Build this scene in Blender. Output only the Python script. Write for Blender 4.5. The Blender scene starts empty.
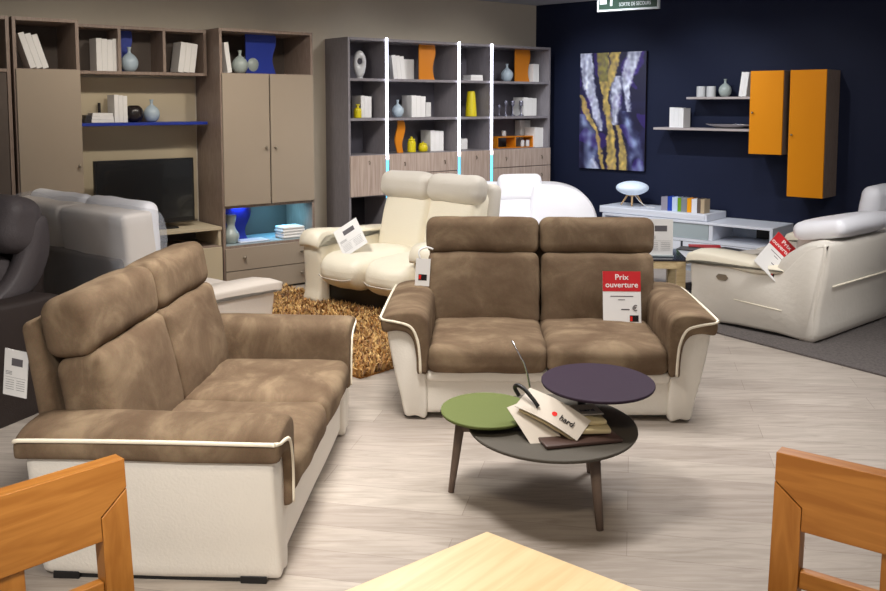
import bpy, bmesh, math, random
from mathutils import Vector, Matrix, noise
R = math.radians
PI = math.pi
C = bpy.context.scene.collection
rnd = random.Random(7)

# ------------------------------------------------------------------ camera numbers
F = 900.0; YH = 103.0; PIT = R(5); YP = YH + F*math.tan(PIT); CX = 443.0; EYE = 1.65
SP, CP = math.sin(PIT), math.cos(PIT)
def ray(px, py):
    a = (px-CX)/F; b = -(py-YP)/F
    return (a, CP+b*SP, -SP+b*CP)
def at(px, py, z):                      # point at height z seen at pixel
    r = ray(px, py); t = (z-EYE)/r[2]
    return Vector((r[0]*t, r[1]*t, z))
def dep(px, py, Y):
    r = ray(px, py); t = Y/r[1]
    return Vector((r[0]*t, Y, EYE+r[2]*t))
O = (1.087, 10.63)                      # room corner
A1, A2 = R(38.5), R(-42)
def wl(px, py, ang, d):                 # local x, z on the plane d in front of a wall
    ca, sa = math.cos(ang), math.sin(ang)
    r = ray(px, py)
    k = (-d-(sa*O[0]-ca*O[1]))/(-sa*r[0]+ca*r[1])
    X, Y, Z = r[0]*k, r[1]*k, EYE+r[2]*k
    return (ca*(X-O[0])+sa*(Y-O[1]), Z)
def wpt(ang, x, d, z=0):                # world point from wall coordinates
    ca, sa = math.cos(ang), math.sin(ang)
    return Vector((O[0]+ca*x+sa*d, O[1]+sa*x-ca*d, z))

# ------------------------------------------------------------------ materials
def new_mat(name):
    m = bpy.data.materials.new(name); m.use_nodes = True
    nt = m.node_tree
    return m, nt, nt.nodes['Principled BSDF']
def lin(c):
    return tuple(((v/255)/12.92 if v/255 <= .04045 else ((v/255+.055)/1.055)**2.4) for v in c) + (1,)
def plain(name, c, rough=.5, metal=0, bump=0, bscale=200, var=0, vscale=4, emit=None, estr=0, stretch=None, coat=0, sheen=0):
    m, nt, b = new_mat(name)
    c = lin(c)
    b.inputs['Base Color'].default_value = c
    b.inputs['Roughness'].default_value = rough
    b.inputs['Metallic'].default_value = metal
    b.inputs['Coat Weight'].default_value = coat
    if rough >= .5 and not metal: b.inputs['Specular IOR Level'].default_value = .25
    if sheen:
        b.inputs['Sheen Weight'].default_value = sheen
    tc = nt.nodes.new('ShaderNodeTexCoord')
    src = tc.outputs['Object']
    if stretch:
        mp = nt.nodes.new('ShaderNodeMapping'); mp.inputs['Scale'].default_value = stretch
        nt.links.new(src, mp.inputs['Vector']); src = mp.outputs['Vector']
    if var:
        n = nt.nodes.new('ShaderNodeTexNoise'); n.inputs['Scale'].default_value = vscale
        n.inputs['Detail'].default_value = 5; n.inputs['Roughness'].default_value = .6
        nt.links.new(src, n.inputs['Vector'])
        r = nt.nodes.new('ShaderNodeValToRGB')
        r.color_ramp.elements[0].position = .32; r.color_ramp.elements[1].position = .68
        r.color_ramp.elements[0].color = tuple(v*(1-var) for v in c[:3])+(1,)
        r.color_ramp.elements[1].color = tuple(min(1, v*(1+var)) for v in c[:3])+(1,)
        nt.links.new(n.outputs['Fac'], r.inputs['Fac'])
        nt.links.new(r.outputs['Color'], b.inputs['Base Color'])
    if bump:
        n2 = nt.nodes.new('ShaderNodeTexNoise'); n2.inputs['Scale'].default_value = bscale
        n2.inputs['Detail'].default_value = 3
        nt.links.new(src, n2.inputs['Vector'])
        bp = nt.nodes.new('ShaderNodeBump'); bp.inputs['Strength'].default_value = bump
        bp.inputs['Distance'].default_value = .01
        nt.links.new(n2.outputs['Fac'], bp.inputs['Height'])
        nt.links.new(bp.outputs['Normal'], b.inputs['Normal'])
    if emit:
        b.inputs['Emission Color'].default_value = lin(emit)
        b.inputs['Emission Strength'].default_value = estr
    return m

M = {}
def suede(name, c1, c2, c3):
    m, nt, b = new_mat(name)
    b.inputs['Roughness'].default_value = .95
    b.inputs['Specular IOR Level'].default_value = .15
    tc = nt.nodes.new('ShaderNodeTexCoord')
    mp = nt.nodes.new('ShaderNodeMapping'); mp.inputs['Scale'].default_value = (1, 1.5, 1.2)
    mp.inputs['Rotation'].default_value = (.4, .5, .6)
    nt.links.new(tc.outputs['Object'], mp.inputs['Vector'])
    n = nt.nodes.new('ShaderNodeTexNoise'); n.inputs['Scale'].default_value = 3.6
    n.inputs['Detail'].default_value = 5; n.inputs['Roughness'].default_value = .6; n.inputs['Distortion'].default_value = .45
    nt.links.new(mp.outputs['Vector'], n.inputs['Vector'])
    r = nt.nodes.new('ShaderNodeValToRGB'); e = r.color_ramp.elements
    e[0].position = .34; e[0].color = lin(c1); e[1].position = .66; e[1].color = lin(c3)
    k = e.new(.5); k.color = lin(c2)
    nt.links.new(n.outputs['Fac'], r.inputs['Fac'])
    n2 = nt.nodes.new('ShaderNodeTexNoise'); n2.inputs['Scale'].default_value = 260
    nt.links.new(tc.outputs['Object'], n2.inputs['Vector'])
    mx = nt.nodes.new('ShaderNodeMixRGB'); mx.blend_type = 'OVERLAY'; mx.inputs['Fac'].default_value = .22
    nt.links.new(r.outputs['Color'], mx.inputs[1]); nt.links.new(n2.outputs['Color'], mx.inputs[2])
    hs = nt.nodes.new('ShaderNodeHueSaturation'); hs.inputs['Saturation'].default_value = .92
    nt.links.new(mx.outputs['Color'], hs.inputs['Color'])
    nt.links.new(hs.outputs['Color'], b.inputs['Base Color'])
    n3 = nt.nodes.new('ShaderNodeTexNoise'); n3.inputs['Scale'].default_value = 9; n3.inputs['Detail'].default_value = 4
    nt.links.new(tc.outputs['Object'], n3.inputs['Vector'])
    bp = nt.nodes.new('ShaderNodeBump'); bp.inputs['Strength'].default_value = .25; bp.inputs['Distance'].default_value = .02
    nt.links.new(n3.outputs['Fac'], bp.inputs['Height']); nt.links.new(bp.outputs['Normal'], b.inputs['Normal'])
    return m
M['suede'] = suede('brown_suede', (96, 76, 57), (110, 90, 69), (134, 113, 88))
def wood(name, c1, c2, rough=.45, scale=(1, 1, 1), dens=6, rot=(0, 0, 0), dist=2.0):
    m, nt, b = new_mat(name)
    b.inputs['Roughness'].default_value = rough
    tc = nt.nodes.new('ShaderNodeTexCoord')
    mp = nt.nodes.new('ShaderNodeMapping'); mp.inputs['Scale'].default_value = scale; mp.inputs['Rotation'].default_value = rot
    nt.links.new(tc.outputs['Object'], mp.inputs['Vector'])
    n = nt.nodes.new('ShaderNodeTexNoise'); n.inputs['Scale'].default_value = dens
    n.inputs['Detail'].default_value = 6; n.inputs['Distortion'].default_value = dist
    nt.links.new(mp.outputs['Vector'], n.inputs['Vector'])
    r = nt.nodes.new('ShaderNodeValToRGB'); e = r.color_ramp.elements
    e[0].position = .35; e[0].color = lin(c1); e[1].position = .65; e[1].color = lin(c2)
    nt.links.new(n.outputs['Fac'], r.inputs['Fac'])
    nt.links.new(r.outputs['Color'], b.inputs['Base Color'])
    return m
V_ = (14, 14, 1.2)     # vertical grain
M['unit_wood'] = wood('taupe_wood_grain', (128, 109, 98), (150, 132, 120), scale=V_, dens=5)
M['unit_grey'] = wood('grey_wood_grain', (124, 119, 124), (138, 133, 137), scale=V_, dens=5)
M['drawer_wood'] = wood('light_striped_wood', (166, 146, 134), (190, 172, 160), scale=(18, 18, 1), dens=3, dist=.6)
M['beige'] = plain('beige_lacquer', (160, 146, 130), .55)
M['beige_light'] = plain('beige_panel', (190, 176, 150), .5)
M['shelf_grey'] = plain('light_grey_shelf_board', (178, 168, 166), .6)
M['dark_inner'] = plain('dark_taupe_board', (92, 82, 76), .6, var=.08)
M['dark_grey_inner'] = plain('dark_grey_board', (94, 91, 99), .6, var=.05)
M['black_inner'] = plain('charcoal_board', (40, 36, 40), .6)
M['blue'] = plain('cobalt_lacquer', (30, 52, 150), .35)
M['orange'] = plain('orange_lacquer', (218, 136, 0), .6)
M['orange_dark'] = plain('amber_orange_board', (206, 124, 20), .4)
M['white'] = plain('white_lacquer', (226, 230, 240), .3)
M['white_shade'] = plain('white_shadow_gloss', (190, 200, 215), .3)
M['paper'] = plain('white_paper', (232, 230, 228), .7)
M['soft_paper'] = plain('soft_white_paper', (206, 196, 184), .8)
M['cream_paper'] = plain('cream_page_paper', (206, 190, 150), .8)
M['leather'] = plain('white_leather', (226, 220, 210), .5, bump=.18, bscale=90, var=.015, vscale=3)
M['leather_cream'] = plain('cream_leather', (240, 232, 212), .45, bump=.15, bscale=60)
M['leather_head'] = plain('cool_cream_leather', (206, 199, 188), .5, bump=.15, bscale=60)
M['leather_white'] = plain('bright_white_leather', (240, 240, 246), .45)
M['leather_ivory'] = plain('ivory_leather', (222, 216, 206), .45, bump=.2, bscale=25)
M['leather_dark'] = plain('slate_leather', (84, 78, 80), .5, bump=.25, bscale=120)
M['leather_darker'] = plain('dark_brown_leather', (52, 44, 42), .55, bump=.2, bscale=120)
M['piping'] = plain('cream_piping', (235, 225, 205), .5)
M['black'] = plain('black_plastic', (18, 17, 18), .4)
M['knob'] = plain('brushed_metal', (150, 140, 125), .35, metal=.8)
M['steel'] = plain('polished_steel', (200, 200, 205), .2, metal=1)
M['screen'] = plain('tv_screen_glass', (12, 15, 19), .22, coat=.3)
M['tv_case'] = plain('tv_bezel_black', (14, 14, 16), .3)
M['grey_table'] = plain('grey_brown_lacquer', (84, 79, 72), .7, bump=.1, bscale=200)
M['green'] = plain('green_lacquer', (98, 108, 60), .7, bump=.1, bscale=200)
M['purple'] = plain('aubergine_lacquer', (48, 34, 50), .7, bump=.1, bscale=200)
M['leg_wood'] = plain('taupe_leg_wood', (118, 102, 92), .6, var=.08, vscale=20)
M['glaze_blue'] = plain('pale_blue_glaze', (176, 192, 204), .25)
M['glaze_grey'] = plain('grey_green_glaze', (162, 172, 168), .3)
M['glaze_white'] = plain('white_glaze', (205, 205, 205), .3)
M['glaze_dark'] = plain('dark_bronze_glaze', (38, 32, 32), .25)
M['yellow'] = plain('yellow_glaze', (214, 196, 16), .35)
M['candle'] = plain('dark_candle_glass', (150, 150, 168), .25, metal=.7)
M['lamp_glass'] = plain('opal_lamp_glass', (220, 232, 245), .35, emit=(205, 222, 245), estr=.3)
M['pine'] = plain('pale_pine', (206, 170, 124), .5, var=.1, vscale=15)
M['birch'] = wood('birch_table_frame', (206, 182, 138), (222, 200, 156), scale=(2, 2, 10), dens=4)
M['led_white'] = plain('led_white', (235, 240, 255), .4, emit=(232, 238, 255), estr=7)
M['led_cyan'] = plain('led_cyan', (120, 200, 255), .4, emit=(90, 200, 255), estr=2.2)
M['red'] = plain('sign_red', (196, 26, 34), .45)
M['ink'] = plain('ink_grey', (96, 92, 96), .6)
M['logo_black'] = plain('logo_black', (28, 24, 28), .5)
M['logo_red'] = plain('logo_red', (216, 36, 26), .5)
M['sign_green'] = plain('exit_sign_green', (6, 44, 32), .4)
M['sign_white'] = plain('exit_sign_white', (168, 176, 182), .4)
M['folder'] = plain('brown_leather_folder', (76, 56, 50), .4)
M['smoke'] = plain('charcoal_magazine', (48, 46, 50), .35)
M['table_top_black'] = plain('black_glass_top', (36, 36, 46), .12)
M['frost'] = plain('frosted_glass_panel', (168, 180, 184), .25)
M['oak'] = wood('honey_oak', (156, 99, 38), (178, 120, 54), scale=(3, 3, 3), dens=3, dist=3)
def grain(name, ax):
    s = [26, 26, 26]; s[ax] = 2.2
    return wood(name, (156, 99, 38), (178, 120, 54), scale=tuple(s), dens=1.6, dist=1.2, rough=.4)
M['oak_x'] = grain('honey_oak_long_grain', 0)
M['oak_z'] = grain('honey_oak_upright_grain', 2)
M['table_oak'] = wood('light_oak_tabletop', (226, 200, 158), (238, 216, 178), scale=(22, 1.6, 22), dens=1.6, dist=1.0, rough=.35)
BK = {n: plain('book_cover_'+n, c, .5) for n, c in dict(grey=(150, 146, 160), blue=(34, 68, 170), pale=(196, 212, 236), green=(112, 160, 36), slate=(130, 134, 140), orange=(236, 158, 20), white=(225, 226, 232), brown=(98, 86, 80), beige=(186, 166, 136)).items()}

# floor
def floor_mat():
    m, nt, b = new_mat('grey_oak_laminate')
    b.inputs['Roughness'].default_value = .42
    tc = nt.nodes.new('ShaderNodeTexCoord')
    mp = nt.nodes.new('ShaderNodeMapping'); mp.inputs['Rotation'].default_value = (0, 0, R(12))
    nt.links.new(tc.outputs['Object'], mp.inputs['Vector'])
    br = nt.nodes.new('ShaderNodeTexBrick')
    br.inputs['Scale'].default_value = 1.0; br.inputs['Brick Width'].default_value = 1.3
    br.inputs['Row Height'].default_value = .19; br.inputs['Mortar Size'].default_value = .0012
    br.inputs['Color1'].default_value = lin((166, 155, 146)); br.inputs['Color2'].default_value = lin((184, 174, 164))
    br.inputs['Mortar'].default_value = lin((138, 126, 118))
    nt.links.new(mp.outputs['Vector'], br.inputs['Vector'])
    mp2 = nt.nodes.new('ShaderNodeMapping'); mp2.inputs['Scale'].default_value = (1.6, 14, 1); mp2.inputs['Rotation'].default_value = (0, 0, R(12))
    nt.links.new(tc.outputs['Object'], mp2.inputs['Vector'])
    n = nt.nodes.new('ShaderNodeTexNoise'); n.inputs['Scale'].default_value = 1.6; n.inputs['Detail'].default_value = 7
    n.inputs['Roughness'].default_value = .62; n.inputs['Distortion'].default_value = 1.2
    nt.links.new(mp2.outputs['Vector'], n.inputs['Vector'])
    r = nt.nodes.new('ShaderNodeValToRGB'); e = r.color_ramp.elements
    e[0].position = .3; e[0].color = (.60, .58, .55, 1); e[1].position = .6; e[1].color = (1.0, 1.0, 1.0, 1)
    nt.links.new(n.outputs['Fac'], r.inputs['Fac'])
    mx = nt.nodes.new('ShaderNodeMixRGB'); mx.blend_type = 'MULTIPLY'; mx.inputs['Fac'].default_value = .75
    nt.links.new(br.outputs['Color'], mx.inputs[1]); nt.links.new(r.outputs['Color'], mx.inputs[2])
    nt.links.new(mx.outputs['Color'], b.inputs['Base Color'])
    return m
M['floor'] = floor_mat()
M['wall_beige'] = plain('taupe_wall_paint', (200, 190, 174), .8, var=.03, vscale=2, bump=.05)
M['wall_navy'] = plain('navy_wall_paint', (19, 26, 50), .7, var=.04, vscale=2)
M['ceiling'] = plain('ceiling_white', (176, 180, 188), .8)
M['carpet'] = plain('charcoal_carpet', (98, 92, 90), .95, bump=.5, bscale=150, var=.25, vscale=60)

# ------------------------------------------------------------------ geometry (verts, faces) tuples
def join(*gs):
    V, Fc = [], []
    for g in gs:
        o = len(V); V += list(g[0]); Fc += [tuple(i+o for i in f) for f in g[1]]
    return V, Fc
def xf(g, mat):
    return [tuple(mat @ Vector(v)) for v in g[0]], g[1]
def mv(g, x=0, y=0, z=0, rx=0, ry=0, rz=0):
    m = Matrix.Translation((x, y, z)) @ Matrix.Rotation(rz, 4, 'Z') @ Matrix.Rotation(ry, 4, 'Y') @ Matrix.Rotation(rx, 4, 'X')
    return xf(g, m)
def box(x0, x1, y0, y1, z0, z1):
    V = [(x0, y0, z0), (x1, y0, z0), (x1, y1, z0), (x0, y1, z0), (x0, y0, z1), (x1, y0, z1), (x1, y1, z1), (x0, y1, z1)]
    return V, [(0, 3, 2, 1), (4, 5, 6, 7), (0, 1, 5, 4), (1, 2, 6, 5), (2, 3, 7, 6), (3, 0, 4, 7)]
def rbox(cx, cy, cz, sx, sy, sz, r=.05, n=14, puff=(0, 0, 0), wr=0, seed=0, wf=6, shear=(0, 0)):
    """rounded, puffed box; shear moves x,y with height"""
    h = (sx/2, sy/2, sz/2); r = min(r, min(h)*.98)
    def par(i, a):
        # extra samples near the rounded edges
        t = i/n; k = 5
        inner = 1-r/h[a]
        if t < .25: return -1+(1-inner)*(1-math.cos(t/.25*PI/2)) if True else 0
        if t > .75: return 1-(1-inner)*(1-math.cos((1-t)/.25*PI/2))
        return -inner+2*inner*(t-.25)/.5
    n = max(8, (n//4)*4)
    idx = {}; V = []; Fc = []
    def vid(p):
        key = (round(p[0], 6), round(p[1], 6), round(p[2], 6))
        if key in idx: return idx[key]
        q = tuple(max(-(h[k]-r), min(h[k]-r, p[k]*h[k])) for k in range(3))
        d = Vector((p[0]*h[0]-q[0], p[1]*h[1]-q[1], p[2]*h[2]-q[2]))
        if d.length > 1e-9: d = d.normalized()*r
        w = Vector(q)+d
        o = Vector(w)
        u = [w[k]/h[k] for k in range(3)]
        for a in range(3):
            if puff[a]:
                b, c = (a+1) % 3, (a+2) % 3
                o[a] += (max(-1, min(1, u[a]*1.05)))*puff[a]*max(0, 1-abs(u[b])**2.4)*max(0, 1-abs(u[c])**2.4)
        if wr:
            s = noise.noise(Vector((w.x*wf+seed*3.1, w.y*wf+seed, w.z*wf)))+.5*noise.noise(Vector((w.x*wf*2.3, w.y*wf*2.3+seed*2, w.z*wf*2.3)))
            if d.length > 1e-9: o += d.normalized()*s*wr
        o.x += shear[0]*o.z; o.y += shear[1]*o.z
        V.append((o.x+cx, o.y+cy, o.z+cz)); idx[key] = len(V)-1
        return idx[key]
    for a in range(3):
        b, c = (a+1) % 3, (a+2) % 3
        for s in (-1, 1):
            for i in range(n):
                for j in range(n):
                    q = []
                    for (ii, jj) in ((i, j), (i+1, j), (i+1, j+1), (i, j+1)):
                        p = [0, 0, 0]; p[a] = s; p[b] = par(ii, b); p[c] = par(jj, c)
                        q.append(vid(p))
                    if s < 0: q.reverse()
                    if len(set(q)) >= 3: Fc.append(tuple(dict.fromkeys(q)))
    return V, Fc
def tube(pts, r, seg=8, closed=False):
    pts = [Vector(p) for p in pts]; n = len(pts)
    rs = r if isinstance(r, (list, tuple)) else [r]*n
    V = []; Fc = []; prev = None
    for i, p in enumerate(pts):
        if closed: t = pts[(i+1) % n]-pts[i-1]
        else: t = pts[min(i+1, n-1)]-pts[max(i-1, 0)]
        t.normalize()
        if prev is None:
            up = Vector((0, 0, 1)) if abs(t.z) < .9 else Vector((1, 0, 0))
            a = t.cross(up).normalized()
        else:
            a = (prev-t*prev.dot(t)).normalized()
        prev = a; b = t.cross(a)
        for k in range(seg):
            an = 2*PI*k/seg
            V.append(tuple(p+a*math.cos(an)*rs[i]+b*math.sin(an)*rs[i]))
    m = n if closed else n-1
    for i in range(m):
        for k in range(seg):
            j = (i+1) % n
            Fc.append((i*seg+k, i*seg+(k+1) % seg, j*seg+(k+1) % seg, j*seg+k))
    if not closed:
        Fc.append(tuple(reversed(range(seg)))); Fc.append(tuple(range((n-1)*seg, n*seg)))
    return V, Fc
def lathe(prof, seg=24):
    V = []; Fc = []; n = len(prof)
    for (r, z) in prof:
        for k in range(seg):
            V.append((r*math.cos(2*PI*k/seg), r*math.sin(2*PI*k/seg), z))
    for i in range(n-1):
        for k in range(seg):
            Fc.append((i*seg+k, i*seg+(k+1) % seg, (i+1)*seg+(k+1) % seg, (i+1)*seg+k))
    Fc.append(tuple(reversed(range(seg)))); Fc.append(tuple(range((n-1)*seg, n*seg)))
    return V, Fc
def smooth_poly(P, k=4, closed=True):
    out = []; n = len(P)
    rng = range(n) if closed else range(n-1)
    for i in rng:
        if closed: a, b, c, d = P[i-1], P[i], P[(i+1) % n], P[(i+2) % n]
        else: a, b, c, d = P[max(i-1, 0)], P[i], P[i+1], P[min(i+2, n-1)]
        for j in range(k):
            t = j/k
            out.append(tuple(.5*(2*b[m]+(c[m]-a[m])*t+(2*a[m]-5*b[m]+4*c[m]-d[m])*t*t+(3*b[m]-a[m]-3*c[m]+d[m])*t**3) for m in range(len(b))))
    if not closed: out.append(tuple(P[-1]))
    return out
def prism(poly, lo, hi, axis='y'):
    """extrude a 2D polygon; axis y: poly=(x,z); x: (y,z); z: (x,y)"""
    f = {'y': lambda p, t: (p[0], t, p[1]), 'x': lambda p, t: (t, p[0], p[1]), 'z': lambda p, t: (p[0], p[1], t)}[axis]
    n = len(poly)
    V = [f(p, lo) for p in poly]+[f(p, hi) for p in poly]
    Fc = [(i, (i+1) % n, n+(i+1) % n, n+i) for i in range(n)]
    Fc += [tuple(reversed(range(n))), tuple(range(n, 2*n))]
    return V, Fc
def inset(P, d):
    n = len(P); out = []
    ar = sum(P[i][0]*P[(i+1) % n][1]-P[(i+1) % n][0]*P[i][1] for i in range(n))
    s = 1 if ar > 0 else -1
    for i in range(n):
        a, b = P[i-1], P[(i+1) % n]
        tx, ty = b[0]-a[0], b[1]-a[1]; L = math.hypot(tx, ty) or 1
        out.append((P[i][0]-s*ty/L*d, P[i][1]+s*tx/L*d))
    return out
def loft(P, stations, axis='y'):
    """stations: (t, inset, dx, dz)"""
    n = len(P); V = []; Fc = []
    for (t, d, dx, dz) in stations:
        Q = inset(P, d) if d else P
        for p in Q:
            if axis == 'y': V.append((p[0]+dx, t, p[1]+dz))
            else: V.append((t, p[0]+dx, p[1]+dz))
    m = len(stations)
    for i in range(m-1):
        for k in range(n):
            Fc.append((i*n+k, i*n+(k+1) % n, (i+1)*n+(k+1) % n, (i+1)*n+k))
    Fc += [tuple(reversed(range(n))), tuple(range((m-1)*n, m*n))]
    return V, Fc

def obj(name, g, mat, parent=None, smooth=False, bevel=0, loc=None, rot=None, seg=2, fix=True):
    me = bpy.data.meshes.new(name)
    bm = bmesh.new()
    vs = [bm.verts.new(v) for v in g[0]]
    for f in g[1]:
        try: bm.faces.new([vs[i] for i in f])
        except ValueError: pass
    if fix: bmesh.ops.recalc_face_normals(bm, faces=bm.faces)
    bm.to_mesh(me); bm.free()
    me.materials.append(M[mat] if isinstance(mat, str) else mat)
    o = bpy.data.objects.new(name, me); C.objects.link(o)
    if parent: o.parent = parent
    if loc is not None: o.location = loc
    if rot is not None: o.rotation_euler = rot
    if smooth:
        for p in me.polygons: p.use_smooth = True
    if bevel:
        b = o.modifiers.new('bevel', 'BEVEL'); b.width = bevel; b.segments = seg; b.limit_method = 'ANGLE'; b.angle_limit = R(40)
        for p in me.polygons: p.use_smooth = True
        w = o.modifiers.new('wn', 'WEIGHTED_NORMAL'); w.keep_sharp = False
    return o
def tag(o, label, cat, group=None):
    o['label'] = label; o['category'] = cat
    if group: o['group'] = group
    return o
def thing(name, label, cat, loc=(0, 0, 0), rz=0, group=None):
    o = bpy.data.objects.new(name, None); C.objects.link(o); o.empty_display_size = .1
    o.location = loc; o.rotation_euler = (0, 0, rz)
    return tag(o, label, cat, group)
def struct(name, g, mat, **k):
    o = obj(name, g, mat, **k); o['kind'] = 'structure'; return o
def text(name, s, size, mat, parent, loc, rot, extrude=.0006, align='CENTER', sx=1):
    cu = bpy.data.curves.new(name, 'FONT'); cu.body = s; cu.size = size; cu.extrude = extrude; cu.align_x = align
    cu.align_y = 'CENTER'; cu.offset = size*.012
    o = bpy.data.objects.new(name, cu); C.objects.link(o); o.parent = parent; o.location = loc; o.rotation_euler = rot
    o.scale = (sx, 1, 1)
    cu.materials.append(M[mat])
    me = bpy.data.meshes.new_from_object(o)
    bpy.data.objects.remove(o); bpy.data.curves.remove(cu)
    o = bpy.data.objects.new(name, me); C.objects.link(o); o.parent = parent; o.location = loc; o.rotation_euler = rot; o.scale = (sx, 1, 1)
    return o
ORD = ['first', 'second', 'third', 'fourth', 'fifth', 'sixth', 'seventh', 'eighth', 'ninth']

# ================================================================== ROOM
H = 2.78
def quad_wall(name, ang, x0, x1, mat, z1=H):
    p = wpt(ang, 0, 0)
    return struct(name, box(x0, x1, 0, .12, 0, z1), mat, loc=(O[0], O[1], 0), rot=(0, 0, ang))
struct('floor', box(-9, 9, -3.5, 13, -.05, 0), 'floor')
struct('ceiling', box(-9, 9, -3.5, 13, H, H+.05), 'ceiling')
quad_wall('wall_left', A1, -9, .1, 'wall_beige')
quad_wall('wall_right', A2, -.02, 9, 'wall_navy')

# ================================================================== LEFT WALL UNIT (wall frame 1)
def W1(name, label, cat, x, d, z=0, group=None, lean=0):
    o = thing(name, label, cat, wpt(A1, x, d, z), A1, group)
    if lean: o.rotation_euler = (0, lean, A1)
    return o
T = .025
def knob(parent, x, y, z, name='knob', r=.012):
    return obj(name, mv(lathe([(r*.5, 0), (r*.5, .012), (r, .016), (r*1.05, .024), (r*.7, .028)], 10), x, y, z, rx=PI/2), 'knob', parent, smooth=True)
def handle(parent, x, y, z):
    return obj('handle', join(mv(tube([(0, 0, 0), (0, -.014, .004), (.0, -.02, -.008), (0, -.012, -.03)], .0045, 6), x, y, z)), 'knob', parent, smooth=True)
def carcass(parent, w, dpt, z0, z1, mat='unit_wood', back='dark_inner', shelves=(), uprights=(), t=T, name='carcass'):
    """local: x 0..w, y -dpt..0"""
    g = [box(0, t, -dpt, 0, z0, z1), box(w-t, w, -dpt, 0, z0, z1), box(t, w-t, -dpt, 0, z1-t, z1)]
    for u, a, b in uprights: g.append(box(u-t/2, u+t/2, -dpt+.003, 0, a, b))
    c = obj(name, join(*g), mat, parent, bevel=.0015)
    obj('back_panel', box(t, w-t, -.012, -.002, z0+.01, z1-.01), back, parent)
    for s in shelves:
        z, x0, x1 = s if isinstance(s, tuple) else (s, t, w-t)
        obj('shelf', box(x0, x1, -dpt+.004, -.012, z-t, z), mat, parent, bevel=.001)
    return c

# tall end tower at the very left
xL, xR = -5.80, -5.33
t0 = W1('open_cabinet', 'tall cabinet, unlit bay painted dark, cut off by the frame, left of beige door tower', 'cabinet', -6.35, .002)
carcass(t0, .53, .50, 0, 2.28, shelves=(1.9, .1))
obj('door', box(.03, .50, -.5, -.482, .1, 1.87), 'dark_inner', t0, bevel=.002)  # dark panel closing an open bay, its lack of light put into the colour
t1 = W1('tower_cabinet', 'tall narrow cabinet with open cube over one plain beige door', 'cabinet', xL, .002)
w1 = xR-xL
carcass(t1, w1, .50, 0, 2.28, shelves=(1.905, .08))
dd = obj('door', box(.012, w1-.004, -.519, -.501, .08, 1.90), 'beige', t1, bevel=.002)
knob(dd, w1-.035, -.519, 1.17)
# bridge
xb0, xb1 = -5.325, -4.20
br = W1('bridge_shelf', 'taupe bridge shelf with three open cubes, joining the two beige-door towers', 'shelf', xb0, .002)
wb = xb1-xb0-.01
carcass(br, wb, .29, 1.88, 2.27, shelves=((1.905, T, wb-T),), uprights=((.375, 1.9, 2.25), (.745, 1.9, 2.25)))
def wavy(parent, x, y0, y1, z0, z1, mat, name='divider', t=.012, amp=.03, ph=0.):
    """panel standing across the shelf (in the y-z plane) with a wavy front edge"""
    n = 18; P = [(y1, z0)]
    for i in range(n+1):
        f = i/n; P.append((y0+amp*math.sin(f*PI*2+ph), z0+(z1-z0)*f))
    P.append((y1, z1))
    return obj(name, prism(P, x, x+t, 'x'), mat, parent)
def wavy_face(parent, x0, x1, y, z0, z1, mat, amp=.02, ph=0., name='divider', left=False):
    """panel facing front with a wavy side edge"""
    n = 18; P = [(x0, z0)]
    for i in range(n+1):
        f = i/n; P.append((x1+amp*math.sin(f*PI*2+ph), z0+(z1-z0)*f))
    P.append((x0, z1))
    return obj(name, prism(P, y, y+.012, 'y'), mat, parent)
wavy_face(br, .39, .53, -.10, 1.906, 2.244, 'blue', ph=2.6, amp=.015)['label'] = 'cobalt blue wavy divider panel'
# back board behind television
bp = W1('wall_panel', 'pale beige back board on the wall behind the television', 'panel', xb0, .002)
obj('board', box(.0, wb, -.02, 0, .62, 1.86), 'beige_light', bp)
# blue shelf
bs = W1('floating_shelf', 'thin cobalt blue shelf fixed above the television', 'shelf', xb0, .024)
obj('shelf_board', box(.005, wb+.0, -.255, 0, 1.465, 1.49), 'blue', bs, bevel=.002)
# tv bench
tb = W1('tv_bench', 'low beige television bench with open niche between the towers', 'bench', xb0, .024)
obj('bench_top', box(0, wb, -.50, 0, .575, .60), 'beige_light', tb, bevel=.002)
obj('upright', box(wb-.03, wb-.005, -.49, 0, .44, .575), 'beige_light', tb)
obj('upright', box(0, .025, -.49, 0, .44, .575), 'beige_light', tb)
obj('niche_back', box(.03, wb-.03, -.02, 0, .44, .575), 'dark_inner', tb)
obj('base', box(0, wb, -.49, 0, .06, .44), 'unit_wood', tb, bevel=.002)
for k in range(2):
    f = obj('drawer', box(.005+k*wb/2, (k+1)*wb/2-.005, -.51, -.491, .08, .43), 'beige_light', tb, bevel=.002)
    knob(f, wb/4+k*wb/2, -.51, .3)
# television
xtv = wl(94, 162, A1, .30)[0]; xtv2 = wl(193.5, 157, A1, .30)[0]
tv = W1('television', 'flat black television switched off on the beige bench', 'television', (xtv+xtv2)/2, .30, .601)
hw = (xtv2-xtv)/2
obj('casing', box(-hw, hw, 0, .04, .045, .585), 'tv_case', tv, bevel=.004)
obj('screen', box(-hw+.018, hw-.018, -.003, .001, .085, .57), 'screen', tv)
obj('stand', join(box(-.24, .24, -.08, .13, 0, .012), box(-.06, .06, .01, .04, .01, .07)), 'tv_case', tv, bevel=.004)
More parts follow.
